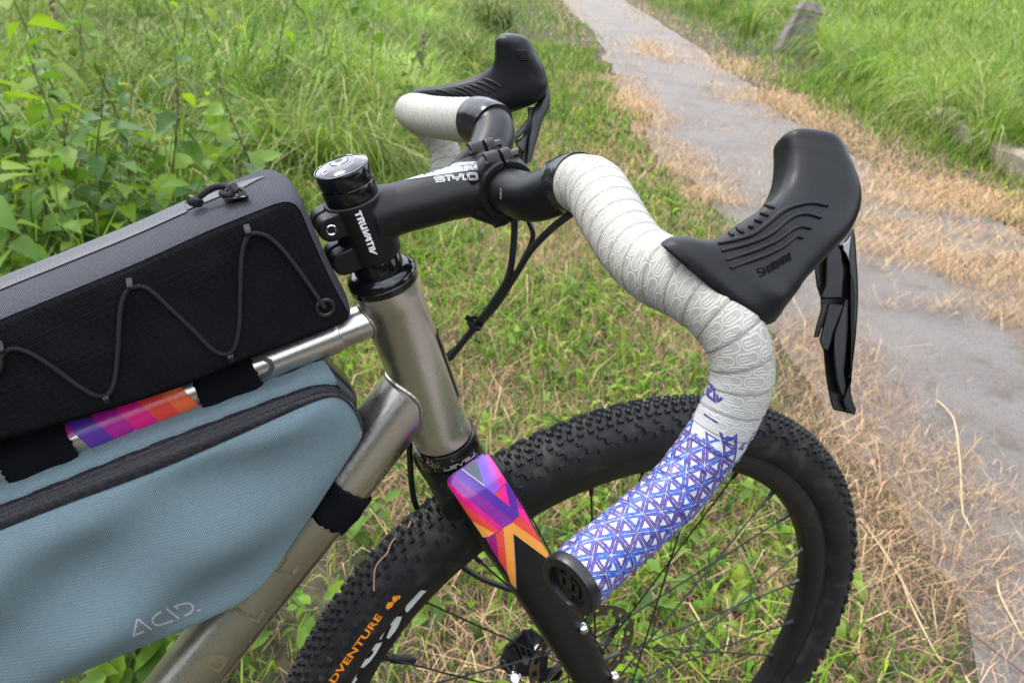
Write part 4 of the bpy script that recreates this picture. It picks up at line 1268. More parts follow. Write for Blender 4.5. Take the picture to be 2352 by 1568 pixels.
# ---- fork
AXLE = np.array((0, 0, .36)); WR = .362
def leg(sy):
    L = [HB-AX*.027+NF*.004-LAT*.018, HB-AX*.034+NF*.0055-LAT*.027, onY(1098, 1102, -.038), onY(1150, 1200, -.050), onY(1215, 1310, -.054), onY(1300, 1450, -.056), onY(1372, 1568, -.058), np.array((.004, -.058, .368))]
    P = catmull(np.array(L)*np.array((1, -sy, 1)), 40)
    k = np.linspace(0, 1, 40)
    w = np.interp(k, [0, .12, .3, .6, 1], [.0235, .0245, .0218, .0205, .0150])
    t = np.interp(k, [0, .12, .3, .6, 1], [.0150, .0145, .0122, .0105, .0090])
    T, A, B = frames(P, (1, 0, 0))
    V = []; F = []; n = 36
    th = np.arange(n)*2*math.pi/n
    c, s = np.cos(th), np.sin(th); c = np.sign(c)*np.abs(c)**.62; s = np.sign(s)*np.abs(s)**.62
    for j in range(40):
        a = unit(A[j]); b = unit(B[j])
        for i in range(n): V.append(P[j]+a*w[j]*c[i]+b*t[j]*s[i])
        if j: F += [((j-1)*n+i, (j-1)*n+(i+1) % n, j*n+(i+1) % n, j*n+i) for i in range(n)]
    F.append(tuple(range(n-1, -1, -1))); F.append(tuple(39*n+i for i in range(n)))
    return np.array(V), F
crown = [lathe(HB, AX, [(-.0195, .0001), (-.0195, .0252), (-.026, .0255), (-.036, .022), (-.036, .0001)], 40)]
cwn = np.array([(-.2105+.0095, y, .697-abs(y)*.10) for y in np.linspace(-.040, .040, 12)])-np.array((-.003, 0, .009))
crown.append(tube(cwn, .0165, 24, ratio=.85))
fork = remesh('fork', [leg(-1), leg(1)]+crown, .0013, MT['forkblack'], bike, 7)
tf = bvh(fork)
cf = crop(1700, 1750, 500/1206)
DEC = [('purple', [(345, 305), (565, 462), (905, 735), (845, 797), (300, 385), (270, 350)]),
       ('violet', [(232, 385), (270, 352), (845, 797), (745, 865), (216, 418)]),
       ('pink', [(216, 418), (745, 865), (708, 893), (318, 590), (240, 478)]),
       ('red', [(318, 590), (708, 893), (668, 918), (455, 790), (420, 745)]),
       ('amber', [(455, 795), (668, 918), (612, 950), (562, 955), (520, 890)]),
       ('grey', [(360, 300), (470, 225), (498, 200), (570, 464)]),
       ('lilac', [(492, 192), (556, 150), (668, 545), (570, 465)]),
       ('mauve', [(556, 148), (575, 136), (605, 160), (727, 480), (668, 545)]),
       ('hot', [(607, 160), (665, 240), (782, 420), (725, 482)]),
       ('red', [(668, 547), (716, 505), (730, 596)]),
       ('hot', [(716, 502), (770, 455), (818, 665), (730, 596)]),
       ('deep', [(772, 452), (790, 428), (870, 560), (905, 735), (820, 665)]),
       ('magenta', [(872, 562), (948, 690), (886, 668)]),
       ('hot', [(888, 670), (950, 692), (1038, 866), (905, 755)]),
       ('red', [(905, 757), (1040, 868), (1125, 1022), (842, 815), (848, 800)]),
       ('amber', [(842, 815), (1125, 1022), (1195, 1140), (1170, 1160), (845, 918), (880, 1452), (828, 1395), (795, 1290), (750, 868)]),
       ('red', [(680, 925), (748, 872), (795, 1292), (715, 1180)]),
       ('plum', [(588, 970), (680, 925), (715, 1182), (640, 1065)])]
decal('decal_base', [cf([(216, 415), (235, 380), (345, 303), (492, 192), (556, 142), (580, 136), (605, 160), (782, 420), (950, 692), (1125, 1022), (1195, 1140), (1168, 1158), (846, 920), (820, 905), (840, 1300), (870, 1440), (715, 1180), (588, 970), (520, 890), (420, 745), (240, 478)])], tf, INK['violet'], fork, .00025, 8)
for k, L in DEC:
    decal('decal_stripe', [cf(L)], tf, INK[k], fork, .0005, 8)
decal('decal_edge', [stroke(cf([(352, 303), (568, 463)]), 1.4)], tf, MT['white'], fork, .0008, 6)
decal('decal_edge', [stroke(cf([(846, 918), (880, 1452)]), 1.2)], tf, MT['grey'], fork, .0008, 6)
for x, y in ((1343, 1449), (1416, 1560)):
    p = onY(x, y, -.067)
    V, F = lathe(p+np.array((0, .006, 0)), (0, -1, 0), [(0, .0052), (.004, .0052), (.0066, .004), (.0078, .0016), (.0078, .0001)], 20)
    mk('fork_boss_bolt', V, F, MT['silver'], fork)

# ---- front wheel
def torus_profile():
    pr = []
    for t in np.linspace(-1, 1, 33):
        a = t*math.radians(152)
        y = .0262*math.sin(a) if abs(a) < math.pi/2 else math.copysign(.0262*math.sin(abs(a))**.85, t)
        r = .3325+.0262*math.cos(a)*(1.0 if math.cos(a) > 0 else .92)
        pr.append((y, r))
    pr[0] = (-.0118, .3105); pr[-1] = (.0118, .3105)
    return pr
YA = np.array((0, 1., 0))
V, F = lathe(AXLE, YA, torus_profile(), 220, ref=(1, 0, 0))
tyre = mk('tyre', V, F, MT['tyre'], bike, sharp=None)
fix(tyre)
V, F = lathe(AXLE, YA, [(-.0142, .3168), (-.0148, .3160), (-.0146, .3060), (-.0135, .300), (-.0105, .2905), (-.006, .2872), (.006, .2872), (.0105, .2905), (.0135, .300), (.0146, .3060), (.0148, .3160), (.0142, .3168), (.0122, .3165), (.0122, .308), (-.0122, .308), (-.0122, .3165)], 220, close=True, ref=(1, 0, 0))
rim = fix(mk('rim', V, F, MT['rim'], bike))
def knob_mesh(name, a, b, h, sh):
    """tread block: a across, b along the tyre, h high"""
    V = [(-a/2, -b/2, -.001), (a/2, -b/2, -.001), (a/2, b/2, -.001), (-a/2, b/2, -.001)]
    k = .68
    V += [(-a/2*k, -b/2*k+sh, h), (a/2*k, -b/2*k+sh, h), (a/2*k, b/2*k+sh, h*.82), (-a/2*k, b/2*k+sh, h*.82)]
    F = [(4, 5, 6, 7), (0, 1, 5, 4), (1, 2, 6, 5), (2, 3, 7, 6), (3, 0, 4, 7)]
    me = bpy.data.meshes.new(name); me.from_pydata(V, [], F); me.materials.append(MT['tyre']); me.update()
    return me, np.array(V), F
KN = [knob_mesh('tread_knob', .0058, .0040, .0038, .0004), knob_mesh('tread_knob', .0050, .0058, .0036, .0005), knob_mesh('tread_knob', .0068, .0082, .0042, .0006), knob_mesh('tread_knob', .0050, .0058, .0032, .0004)]
kn = []
NPIT = 110
for i in range(NPIT):
    f = 2*math.pi*i/NPIT; q = 2*math.pi/NPIT
    for kind, ang, df in ((0, -6.5, 0), (0, 6.5, .28), (0, -6.5, .5), (0, 6.5, .78), (1, -24, .12), (1, 24, .4), (1, -24, .62), (1, 24, .9), (3, -40, .35), (3, 40, .6), (2, -57 if i % 2 else -52, .0), (2, 57 if i % 2 else 52, .3), (3, -66, .5), (3, 66, .8)):
        kn.append((kind, math.radians(ang), f+df*q))
rec = []
for kind, a, f in kn:
    er = np.array((math.cos(f), 0, math.sin(f))); et = np.array((-math.sin(f), 0, math.cos(f)))
    nrm = er*math.cos(a)+YA*math.sin(a)
    p = AXLE+er*(.3325+.0262*math.cos(a))+YA*.0262*math.sin(a)
    x = np.cross(et, nrm)
    vis = (CAM-p)@nrm > 0
    px = proj(p)[0]
    infr = -30 < px[0] < 2400 and -30 < px[1] < 1620
    rec.append((0 if (vis and infr) else 1, depth_of(p), kind, p, x, et, nrm))
rec.sort(key=lambda t: (t[0], t[1]))
restV, restF = [], []
for i, (_, _, kind, p, x, et, nrm) in enumerate(rec):
    yw_ = rng.normal(0, .12); c, s = math.cos(yw_), math.sin(yw_)
    x1, e1 = x*c+et*s, et*c-x*s
    if i < 295:
        o = bpy.data.objects.new('tread_knob', KN[kind][0]); COL.objects.link(o); o.parent = tyre
        o.matrix_basis = Matrix(((x1[0], e1[0], nrm[0], p[0]), (x1[1], e1[1], nrm[1], p[1]), (x1[2], e1[2], nrm[2], p[2]), (0, 0, 0, 1)))
    else:
        n = len(restV)
        restV += [p+x1*v[0]+e1*v[1]+nrm*v[2] for v in KN[kind][1]]; restF += [tuple(n+j for j in f) for f in KN[kind][2]]
o = mk('tread', restV, restF, MT['tyre'], tyre, smooth=False); o['kind'] = 'stuff'
# little rubber whiskers along the crown
wv, wf = [], []
for i in range(2200):
    f = rng.uniform(0, 2*math.pi); a = rng.uniform(-.55, .55)
    er = np.array((math.cos(f), 0, math.sin(f))); et = np.array((-math.sin(f), 0, math.cos(f)))
    nrm = er*math.cos(a)+YA*math.sin(a); p = AXLE+er*(.3325+.0262*math.cos(a))+YA*.0262*math.sin(a)
    tip = p+nrm*rng.uniform(.004, .0068)+et*rng.normal(0, .001)+YA*rng.normal(0, .001)
    n = len(wv); d1, d2 = et*.0006, np.cross(et, nrm)*.0006
    wv += [p-d1, p+d1, p+d2, tip]; wf += [(n, n+1, n+3), (n+1, n+2, n+3), (n+2, n, n+3)]
o = mk('moulding_whiskers', wv, wf, MT['tyre'], tyre, smooth=False); o['kind'] = 'stuff'
# hub, spokes, nipples, valve
V, F = lathe(AXLE, YA, [(-.05, .0001), (-.05, .0095), (-.034, .0095), (-.0335, .024), (-.0305, .024), (-.028, .0135), (.024, .0135), (.026, .022), (.029, .022), (.030, .017), (.040, .017), (.040, .0095), (.05, .0095), (.05, .0001)], 40, ref=(1, 0, 0))
hub = fix(mk('hub', V, F, MT['satin'], bike))
NS = 28
for i in range(NS):
    f = 2*math.pi*(i+.5)/NS+.06
    side = -1 if i % 2 else 1
    sgn = 1 if (i//2) % 2 else -1
    fh = f+sgn*1.18
    a = AXLE+np.array((.021*math.cos(fh), side*.031, .021*math.sin(fh)))
    b = AXLE+np.array((.2885*math.cos(f), side*.003, .2885*math.sin(f)))
    V, F = tube(np.array([a, a+(b-a)*.5, b]), .0010, 6)
    mk('spoke', V, F, MT['plastic'], rim)
    u = unit(a-b)
    V, F = lathe(b, u, [(-.003, .0035), (.0015, .0035), (.003, .0026), (.0125, .0021), (.0135, .0010)], 10)
    mk('spoke_nipple', V, F, MT['plastic'], rim)
vp = onY(838, 1505, 0); vf = math.atan2(vp[2]-.36, vp[0])
er = np.array((math.cos(vf), 0, math.sin(vf)))
V, F = lathe(AXLE+er*.288, -er, [(0, .0042), (.004, .0042), (.005, .003), (.014, .003), (.0145, .0044), (.034, .0044), (.04, .0030), (.0405, .0001)], 16)
mk('valve_stem', V, F, MT['plastic'], rim)
# disc rotor
def rotor():
    V, F = [], []
    n = 120
    def ring(r): return [(r*math.cos(2*math.pi*i/n), r*math.sin(2*math.pi*i/n)) for i in range(n)]
    rr = [.0565, .0600, .0655, .0698]
    for yv in (.0372, .039):
        for r in rr: V += [AXLE+np.array((p, yv, q)) for p, q in ring(r*1.0)]
    for j in range(3):
        for i in range(n):
            if j == 1 and i % 6 in (1, 2, 3): continue
            if j == 0 and i % 12 in (6, 7, 8): continue
            k = (i+1) % n
            F.append((j*n+i, j*n+k, (j+1)*n+k, (j+1)*n+i)); F.append((4*n+j*n+i, 4*n+(j+1)*n+i, 4*n+(j+1)*n+k, 4*n+j*n+k))
    o = mk('brake_rotor', V, F, MT['steel'], hub, smooth=False)
    for k in range(6):
        a = k*math.pi/3; b = a+.7
        P = np.array([AXLE+np.array((r*math.cos(t), .0381, r*math.sin(t))) for r, t in zip(np.linspace(.016, .0575, 6), np.linspace(a, b, 6))])
        V, F = tube(P, .0034, 8, ratio=.3, ref=(0, 1, 0)); mk('rotor_arm', V, F, MT['satin'], hub)
rotor()
# tyre and rim lettering
tt_ = bvh(tyre); tr_ = bvh(rim)
cc = crop(1100, 2100, 800/1988)
A0, A1, A2 = np.array(cc([(592, 1566)])[0]), np.array(cc([(1070, 900)])[0]), np.array(cc([(534, 1532)])[0])
decal('tyre_lettering', [text2d('DVENTURE', A0, A1-A0, A2-A0, bold=.025, spacing=1.05)], tt_, MT['orange'], tyre, .0006, 6)
LOGO = [[(1105, 790), (1125, 760), (1160, 755), (1180, 765), (1165, 800), (1120, 830), (1102, 815)], [(1170, 750), (1165, 715), (1180, 695), (1205, 700), (1225, 690), (1248, 695), (1240, 720), (1210, 740), (1190, 765)]]
decal('tyre_emblem', [cc(L) for L in LOGO], tt_, MT['orange'], tyre, .0006, 6)
RW = [[(680, 1568), (740, 1520), (735, 1490), (770, 1435), (828, 1432), (800, 1500), (815, 1520), (780, 1568)],
      {'o': cc([(808, 1370), (830, 1330), (900, 1240), (960, 1180), (1065, 1155), (1000, 1270), (940, 1350), (880, 1405), (830, 1408)]), 'h': [cc([(885, 1325), (930, 1315), (975, 1265), (975, 1235), (930, 1245), (895, 1285)])]},
      [(1160, 905), (1260, 900), (1225, 990), (1190, 1050), (1130, 1120), (1105, 1110), (1130, 1050), (1160, 990), (1130, 975), (1095, 1000), (1090, 1050), (1050, 1130), (1015, 1110), (1010, 1080), (1060, 1000)],
      [(1410, 635), (1505, 645), (1460, 690), (1400, 760), (1340, 830), (1310, 860), (1290, 840), (1300, 790), (1350, 720), (1385, 700), (1355, 698)]]
decal('rim_lettering', [L if isinstance(L, dict) else cc(L) for L in RW], tr_, MT['rimwhite'], rim, .0006, 6)
# dry stems caught on the tyre
for L in ([(1225, 140), (1180, 200), (1140, 290), (1085, 345), (1030, 420), (1010, 520), (1000, 640)], [(1380, -15), (1350, 45)]):
    P = [cast(bvh(tyre), x, y, .004) for x, y in cc(L)]
    P = [p for p in P if p is not None]
    V, F = tube(catmull(np.array(P), 24), .0007, 6)
    o = mk('plant_fibre', V, F, simple('pinkish_dry_stem', (.36, .19, .13), .6)); tag(o, 'thin pinkish dry stem stuck to the tyre below the down tube' if len(L) > 3 else 'short dry stem end stuck to the tyre beside the fork', 'stem')

# ---- brake caliper behind the fork leg
ck = crop(1900, 2150, 800/2159)
cal = [slab(ck([(520, 985), (600, 960), (760, 1080), (800, 1230), (780, 1400), (640, 1490), (400, 1500), (300, 1420), (270, 1300), (330, 1150)]), .955, .030, .003)]
caliper = fix(mk('brake_caliper', *cal[0], MT['plastic'], bike, sharp=35))
for L, d, t in (([(500, 990), (560, 980), (640, 1140), (690, 1200), (650, 1220), (560, 1130)], .948, .02), ([(280, 1310), (330, 1310), (400, 1440), (370, 1480), (300, 1420), (262, 1360)], .946, .02), ([(330, 1150), (500, 1000), (530, 1060), (380, 1190)], .95, .02), ([(640, 1420), (900, 1380), (960, 1440), (900, 1540), (700, 1560), (620, 1500)], .958, .03)):
    fix(mk('caliper_arm', *slab(ck(L), d, t, .002), MT['lever'], caliper, sharp=35))
for x, y, r in ((675, 1190, .0056), (430, 1510, .0080), (550, 1330, .006)):
    p = at(*ck([(x, y)])[0], .946)
    V, F = lathe(p, unit(CAM-p), [(-.01, r), (0, r), (.002, r*.7), (.0005, r*.6), (.0005, .0001)], 18); mk('caliper_bolt', V, F, MT['silver'] if r != .006 else MT['plastic'], caliper)
for i in range(4):
    fix(mk('cooling_fin', *slab(ck([(400+i*50, 1180-i*20), (425+i*50, 1170-i*20), (500+i*45, 1330-i*20), (475+i*45, 1345-i*20)]), .948, .012, .001), MT['plastic'], caliper, smooth=False))

# ---- hoses
def hose(pts, r, name='brake_hose', parent=None):
    P = catmull(np.array([at(*p) for p in pts]), 60); V, F = tube(P, r, 12); return mk(name, V, F, MT['cable'], parent or bike, sharp=None)
hose([(1180, 470, .56), (1182, 515, .563), (1178, 580, .572), (1166, 640, .583), (1128, 700, .602), (1088, 752, .62), (1050, 800, .635), (1018, 838, .65)], .0025)
hose([(1340, 475, .49), (1305, 496, .505), (1262, 530, .53), (1220, 574, .555), (1188, 625, .575), (1160, 668, .594), (1118, 722, .612), (1072, 775, .63), (1035, 822, .648)], .0025)
hose([(1205, 480, .565), (1215, 510, .567), (1224, 535, .569), (1220, 560, .572), (1200, 600, .58), (1150, 690, .605), (1080, 768, .633), (1020, 822, .655)], .0019, 'shift_cable')
tie = at(1092, 742, .616); td = unit(at(1072, 772, .627)-at(1118, 715, .606))
V, F = lathe(tie-td*.0018, td, [(0, .0056), (0, .0066), (.0036, .0066), (.0036, .0056)], 20, close=True)
zt = mk('cable_tie', V, F, MT['plastic'], bike)
p = at(1079, 734, .612); V, F = box(p, td, unit(np.cross(td, VF)), VF, .0028, .0036, .002); mk('tie_head', V, F, MT['plastic'], zt, smooth=False)
hose([(940, 1000, .68), (941, 1040, .69), (944, 1095, .70), (952, 1150, .712), (975, 1200, .725), (1010, 1250, .74), (1052, 1292, .755), (1100, 1325, .765), (1150, 1345, .772), (1200, 1362, .78), (1260, 1385, .80)], .0028)

# ---- lettering on frame and cockpit
ts = bvh(stem)
ct = crop(1380, 820, 160/1140)
TRU = [[[(400, 145), (440, 150), (462, 190), (508, 300), (462, 322), (438, 265), (318, 316), (300, 318), (284, 262), (412, 214), (395, 160)]],
       [{'o': [(515, 320), (560, 425), (562, 465), (545, 490), (470, 515), (450, 500), (430, 535), (405, 555), (380, 505), (395, 480), (435, 455), (420, 420), (358, 442), (333, 384)], 'h': [[(490, 400), (505, 440), (462, 455), (450, 415)]]}],
       [[(588, 492), (605, 545), (495, 585), (510, 640), (500, 648), (625, 602), (643, 655), (475, 722), (420, 600), (430, 560)]],
       [[(660, 680), (678, 725), (582, 772), (700, 808), (730, 840), (737, 885), (515, 805), (483, 752)]],
       [[(520, 825), (740, 905), (770, 965), (755, 985), (600, 1043), (576, 992), (612, 975), (605, 940), (640, 935), (680, 960), (690, 945), (560, 895)]],
       [[(735, 1005), (770, 997), (795, 1025), (832, 1135), (785, 1158), (762, 1100), (638, 1155), (616, 1102), (742, 1052)]],
       [[(660, 1215), (820, 1158), (848, 1175), (850, 1205), (682, 1262)]],
       [[(855, 1212), (876, 1262), (782, 1302), (880, 1338), (912, 1365), (925, 1405), (705, 1332), (684, 1275)]]]
pol = []
for G_ in TRU:
    for L in G_:
        pol.append({'o': ct(L['o']), 'h': [ct(h) for h in L['h']]} if isinstance(L, dict) else ct(L))
decal('stem_lettering', pol, ts, MT['white'], stem, .0004, 5)
cy = crop(1720, 620, 220/2352)
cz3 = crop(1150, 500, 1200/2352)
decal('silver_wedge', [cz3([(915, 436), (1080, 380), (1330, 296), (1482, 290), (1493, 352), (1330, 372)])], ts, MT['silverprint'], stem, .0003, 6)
STY = [[(590, 930), (280, 960), (215, 1000), (250, 1050), (560, 1010), (615, 1060), (590, 1115), (240, 1150)],
       [(620, 905), (930, 880), (985, 930), (1010, 1000), (1240, 985), (1270, 960), (1285, 860), (1340, 850), (1395, 870), (1430, 1040), (1470, 1060), (1690, 1040), (1660, 1000), (1630, 850), (1660, 820), (1940, 800), (1985, 830), (2015, 990), (1985, 1030), (1740, 1045)],
       [(790, 940), (815, 1125)], [(1170, 1050), (1185, 1105)]]
decal('stem_lettering', [stroke(cy(L), 4.4) for L in STY], ts, MT['white'], stem, .0004, 5)
decal('stem_lettering', [stroke(cy(L), 1.7) for L in STY], ts, MT['satin'], stem, .0007, 5)
T20 = [[(1285, 492), (1520, 455)], [(1405, 475), (1450, 675)], [(1595, 500), (1620, 440), (1700, 415), (1780, 440), (1785, 500), (1720, 560), (1640, 630), (1640, 655), (1835, 635)], [(2000, 395), (1930, 380), (1860, 410), (1830, 500), (1870, 590), (1950, 625), (2020, 590)]]
decal('stem_lettering', [stroke(cy(L), 1.5) for L in T20], ts, MT['darkprint'], stem, .0006, 4)
decal('stem_lettering', [text2d('03FI1', (1153.5, 457), (0, -24), (-4, 0))], bvh(stem, handlebar), MT['grey'], stem, .0004, 4)
tc_ = bvh(capo)
ck2 = crop(1240, 600, 260/2038)
CAPL = [[(335, 635), (445, 800), (550, 735)], [(365, 620), (430, 690), (495, 635)], [(415, 600), (470, 660)], [(395, 570), (440, 560), (490, 640)], [(205, 520), (255, 565)], [(245, 495), (290, 535)], [(285, 475), (325, 515)], [(325, 460), (370, 500), (290, 580)], [(1210, 160), (1270, 165), (1340, 192)], [(1120, 165), (1200, 160)]]
decal('cap_lettering', [stroke(ck2(L), 1.9) for L in CAPL], tc_, MT['grey'], capo, .0003, 4)
TECH = [('Y', 880, 675), ('G', 990, 625), ('O', 1095, 578), ('L', 1180, 525), ('O', 1262, 472), ('N', 1320, 425), ('H', 1360, 372), ('C', 1400, 325), ('E', 1425, 285), ('T', 1430, 240)]
for ch, x, y in TECH:
    o_ = np.array(ck2([(x+28, y+8)])[0]); decal('cap_lettering', [text2d(ch, o_, np.array((-4.2, 1.8)), np.array((-1.6, -2.6)))], tc_, MT['grey'], capo, .0003, 4)
tl_ = bvh(lower)
cv_ = crop(1750, 1780, 200/2240)
LEV = [[(290, 1030), (335, 1130), (560, 1080), (860, 980)], [(560, 1010), (845, 920)], [(535, 965), (895, 830), (1060, 880), (1130, 690), (1430, 500)], [(1215, 710), (1440, 550)], [(1240, 760), (1460, 610), (1650, 430), (1600, 310)]]
decal('ring_lettering', [stroke(cv_(L), 2.2) for L in LEV], tl_, MT['grey'], lower, .0004, 4)
tdt = bvh(down_tube)
cb = crop(740, 2200, 560/1689)
BL = [{'o': cb([(195, 1330), (270, 1240), (330, 1250), (400, 1242), (480, 1255), (513, 1300), (490, 1390), (415, 1465), (300, 1430)]), 'h': [cb([(315, 1360), (350, 1310), (410, 1295), (450, 1320), (440, 1375), (390, 1415), (330, 1395)])]}, cb([(580, 700), (640, 690), (850, 820), (925, 730), (975, 735), (878, 872), (700, 800)]), cb([(1090, 245), (1150, 225), (1280, 285), (1355, 150), (1405, 170), (1285, 335), (1200, 310)]), cb([(1215, 90), (1245, 100), (1150, 230), (1110, 245)])]
for L in BL[:2]: decal('tube_lettering', [L], tdt, MT['gold'], down_tube, .0003, 8)
decal('tube_lettering', BL[2:], tdt, MT['gold'], down_tube, .0003, 8)
ttt = bvh(next(c for c in top_tube.children if c.name.startswith('tube_sleeve')))
c9 = crop(0, 1400, 800/2091)
STR = [('orange', [(1880, 370), (1960, 460), (2100, 590), (2000, 700), (1890, 660), (1680, 455), (1640, 380)]), ('red', [(1680, 455), (1890, 660), (1760, 760), (1650, 735), (1440, 540), (1400, 450)]), ('pink', [(1440, 540), (1650, 735), (1500, 850), (1410, 820), (1220, 630), (1180, 540)]), ('magenta', [(1220, 630), (1410, 820), (1290, 935), (1190, 915), (970, 720), (930, 640)]), ('purple', [(970, 720), (1190, 915), (1060, 1035), (940, 1010), (800, 890), (700, 790), (690, 700)]), ('plum', [(690, 780), (800, 888), (715, 930), (660, 880)]), ('purple', [(20, 1010), (110, 1110), (140, 1150), (60, 1050), (0, 1010)])]
for k, L in STR: decal('tube_stripe', [c9(L)], ttt, INK[k], top_tube, .0004, 8)
c8 = crop(900, 1150, 800/2091)
decal('tube_lettering', [stroke(c8([(240, 790), (400, 740), (470, 770), (495, 830), (460, 900), (330, 960), (250, 990)]), 11)], ttt, MT['darkprint'], top_tube, .0004, 8)

# ================================================================== top tube bag
bag = empty('top_tube_bag', (-.4, 0, .84), 'grey topped black bag with zigzag elastic cord strapped along the top tube', 'bag')
HW = .035
SEAM = [(0, 734), (146, 674), (330, 597), (476, 531), (601, 480), (630, 469), (655, 463), (674, 467), (690, 484), (718, 550), (754, 630), (785, 690), (799, 716), (801, 727), (793, 737), (776, 746), (696, 777), (549, 832), (366, 905), (0, 1012)]
S3 = [onY(x, y, -HW) for x, y in SEAM]
prof = [(p[0], p[2]) for p in S3]
prof = [(-.60, .79), (-.595, .815), (-.57, .842), (-.53, .866)]+prof+[(-.56, .797)]
prof = np.array(prof)
pn = catmull(np.array([[a, 0, b] for a, b in np.vstack([prof, prof[:1]])]), 180)[:-1][:, [0, 2]]
cen = pn.mean(0)
def edge_normals(P):
    e = np.roll(P, -1, 0)-np.roll(P, 1, 0); n = np.stack([e[:, 1], -e[:, 0]], 1); n /= np.linalg.norm(n, axis=1)[:, None]+1e-9
    if np.mean(np.sum((P-P.mean(0))*n, 1)) < 0: n = -n
    return n
en = edge_normals(pn)
V, F = [], []
ycs = np.linspace(-HW, HW, 22)
for y in ycs:
    k = .0040*(1-(y/HW)**2)+.0016*(1-(abs(y)/HW)**8)
    for p, n in zip(pn, en): V.append((p[0]+n[0]*k, y, p[1]+n[1]*k))
n_ = len(pn)
for j in range(len(ycs)-1): F += [(j*n_+i, j*n_+(i+1) % n_, (j+1)*n_+(i+1) % n_, (j+1)*n_+i) for i in range(n_)]
shell = fix(mk('bag_shell', V, F, MT['greycloth'], bag, sharp=None))
nfw = NoiseField(21, 38.)
def side_panel(name, P, y0, out, mat, parent, bulge, rough, rings=16, edge=.0012):
    """slightly padded panel filling outline P (x,z) on the plane y0; out = -1 faces the viewer's side"""
    c = P.mean(0); V = []; F = []; n = len(P)
    for k in range(rings+1):
        r = 1-k/rings*.995 if k else 1.
        for p in P:
            q = c+(p-c)*r
            d = bulge*(1-r**4)+(rough*nfw(np.array([[q[0]*.6, q[1]*1.1]]))[0]*(1-r**6) if rough else 0)
            V.append((q[0], y0+out*(d+edge*(1 if k else 0)), q[1]))
        if k: F += [((k-1)*n+i, (k-1)*n+(i+1) % n, k*n+(i+1) % n, k*n+i) for i in range(n)]
    F.append(tuple(rings*n+i for i in range(n)))
    V2 = [(p[0], y0-out*.002, p[1]) for p in P]; m0 = len(V); V += V2
    F += [(m0+i, m0+(i+1) % n, (i+1) % n, i) for i in range(n)]
    return fix(mk(name, V, F, mat, parent, sharp=60))
pin = pn-en*.0006
panel = side_panel('side_panel', pin, -HW, -1, MT['ripstop'], bag, .0018, .0006)
side_panel('side_panel', pin, HW, 1, MT['ripstop'], bag, .0018, .0006)
tb = bvh(panel)
z1 = crop(0, 600, 1500/2352)
CORD = [(2035, 985), (1950, 860), (1850, 720), (1760, 610), (1680, 540), (1610, 518), (1560, 532), (1525, 600), (1510, 720), (1505, 900), (1500, 1080), (1480, 1200), (1450, 1255), (1400, 1272), (1330, 1240), (1200, 1110), (1050, 970), (940, 870), (880, 848), (820, 862), (780, 905), (755, 1000), (745, 1150), (735, 1300), (720, 1430), (690, 1508), (650, 1532), (590, 1525), (480, 1460), (330, 1350), (200, 1270), (110, 1240), (55, 1245), (12, 1290), (-4, 1370)]
P = [cast(tb, x, y, .0017) for x, y in z1(CORD)]
P = [p for p in P if p is not None]
ext = [P[-1]+np.array((-.010*k, 0, -.012*k)) for k in range(1, 5)]
P = catmull(np.array(P+ext), 320)
V, F, uv = sweep(P, .0015, 12)
mk('elastic_cord', V, F, MT['elastic'], bag, uv=uv, sharp=None)
for (x, y), (u, v) in (((1555, 515), (-.25, -1)), ((815, 850), (-.15, -1)), ((20, 1245), (-.5, -.9)), ((1440, 1278), (.35, 1)), ((662, 1535), (.35, 1))):
    (X0, Y0), = z1([(x, y)]); w = 7; uu = unit(np.array((u, v))); nn = np.array((-uu[1], uu[0]))
    V = []; F = []
    for i, t in enumerate((19, 11, 5, -1, -5)):
        for s in (-1, 1):
            b = cast(tb, X0+uu[0]*t+nn[0]*w*s, Y0+uu[1]*t+nn[1]*w*s, (.0006, .0022, .0046, .0046, .0012)[i])
            V.append(b)
        if i: F.append((2*i-2, 2*i-1, 2*i+1, 2*i))
    if all(v is not None for v in V): mk('cord_loop', V, F, MT['cord'], bag, sharp=None)
(gx, gy), = z1([(2038, 985)]); gp = cast(tb, gx, gy, .0004)
V, F = lathe(gp, (0, -1, 0), [(0, .0042), (.0012, .0040), (.0019, .0048), (.0019, .0062), (.001, .0070), (-.001, .0072)], 32)
mk('grommet', V, F, MT['plastic'], bag)
V, F = lathe(gp, (0, -1, 0), [(.0002, .0001), (.0002, .0043)], 24); mk('grommet_hole', V, F, MT['velcro'], bag)
# zip along the top: a pale coated band, the teeth and the puller
_up = [i for i in np.argsort(pn[:, 0]) if en[i, 1] > .35]
UPX, UPZ, UPE = pn[_up, 0], pn[_up, 1], en[_up]
def top_at(x, y, off):
    k = .0040*(1-(y/HW)**2)+.0016+off
    e0, e1 = np.interp(x, UPX, UPE[:, 0]), np.interp(x, UPX, UPE[:, 1])
    return np.array((x+e0*k, y, np.interp(x, UPX, UPZ)+e1*k))
V, F = [], []
for i, x in enumerate(np.linspace(-.56, -.372, 70)):
    for y in (-.006, -.003, .0005, .004, .012, .02): V.append(top_at(x, y, .0009+(.0012 if y == .0005 else 0)))
    if i: F += [((i-1)*6+k, (i-1)*6+k+1, i*6+k+1, i*6+k) for k in range(5)]
mk('zip_band', V, F, MT['zipgrey'], bag, sharp=None)
V, F = [], []
for i, x in enumerate(np.linspace(-.372, -.325, 16)):
    e = math.sin(math.pi*min(1, (15-i)/4))*.5+.5 if i > 11 else 1
    for s in (-1, 0, 1): V.append(top_at(x, .003+s*.0062*min(1, (16-i)/5), .0008))
    if i: F += [((i-1)*3+k, (i-1)*3+k+1, i*3+k+1, i*3+k) for k in range(2)]
mk('zip_garage', V, F, MT['plastic'], bag)
cz = crop(700, 650, 700/2195)
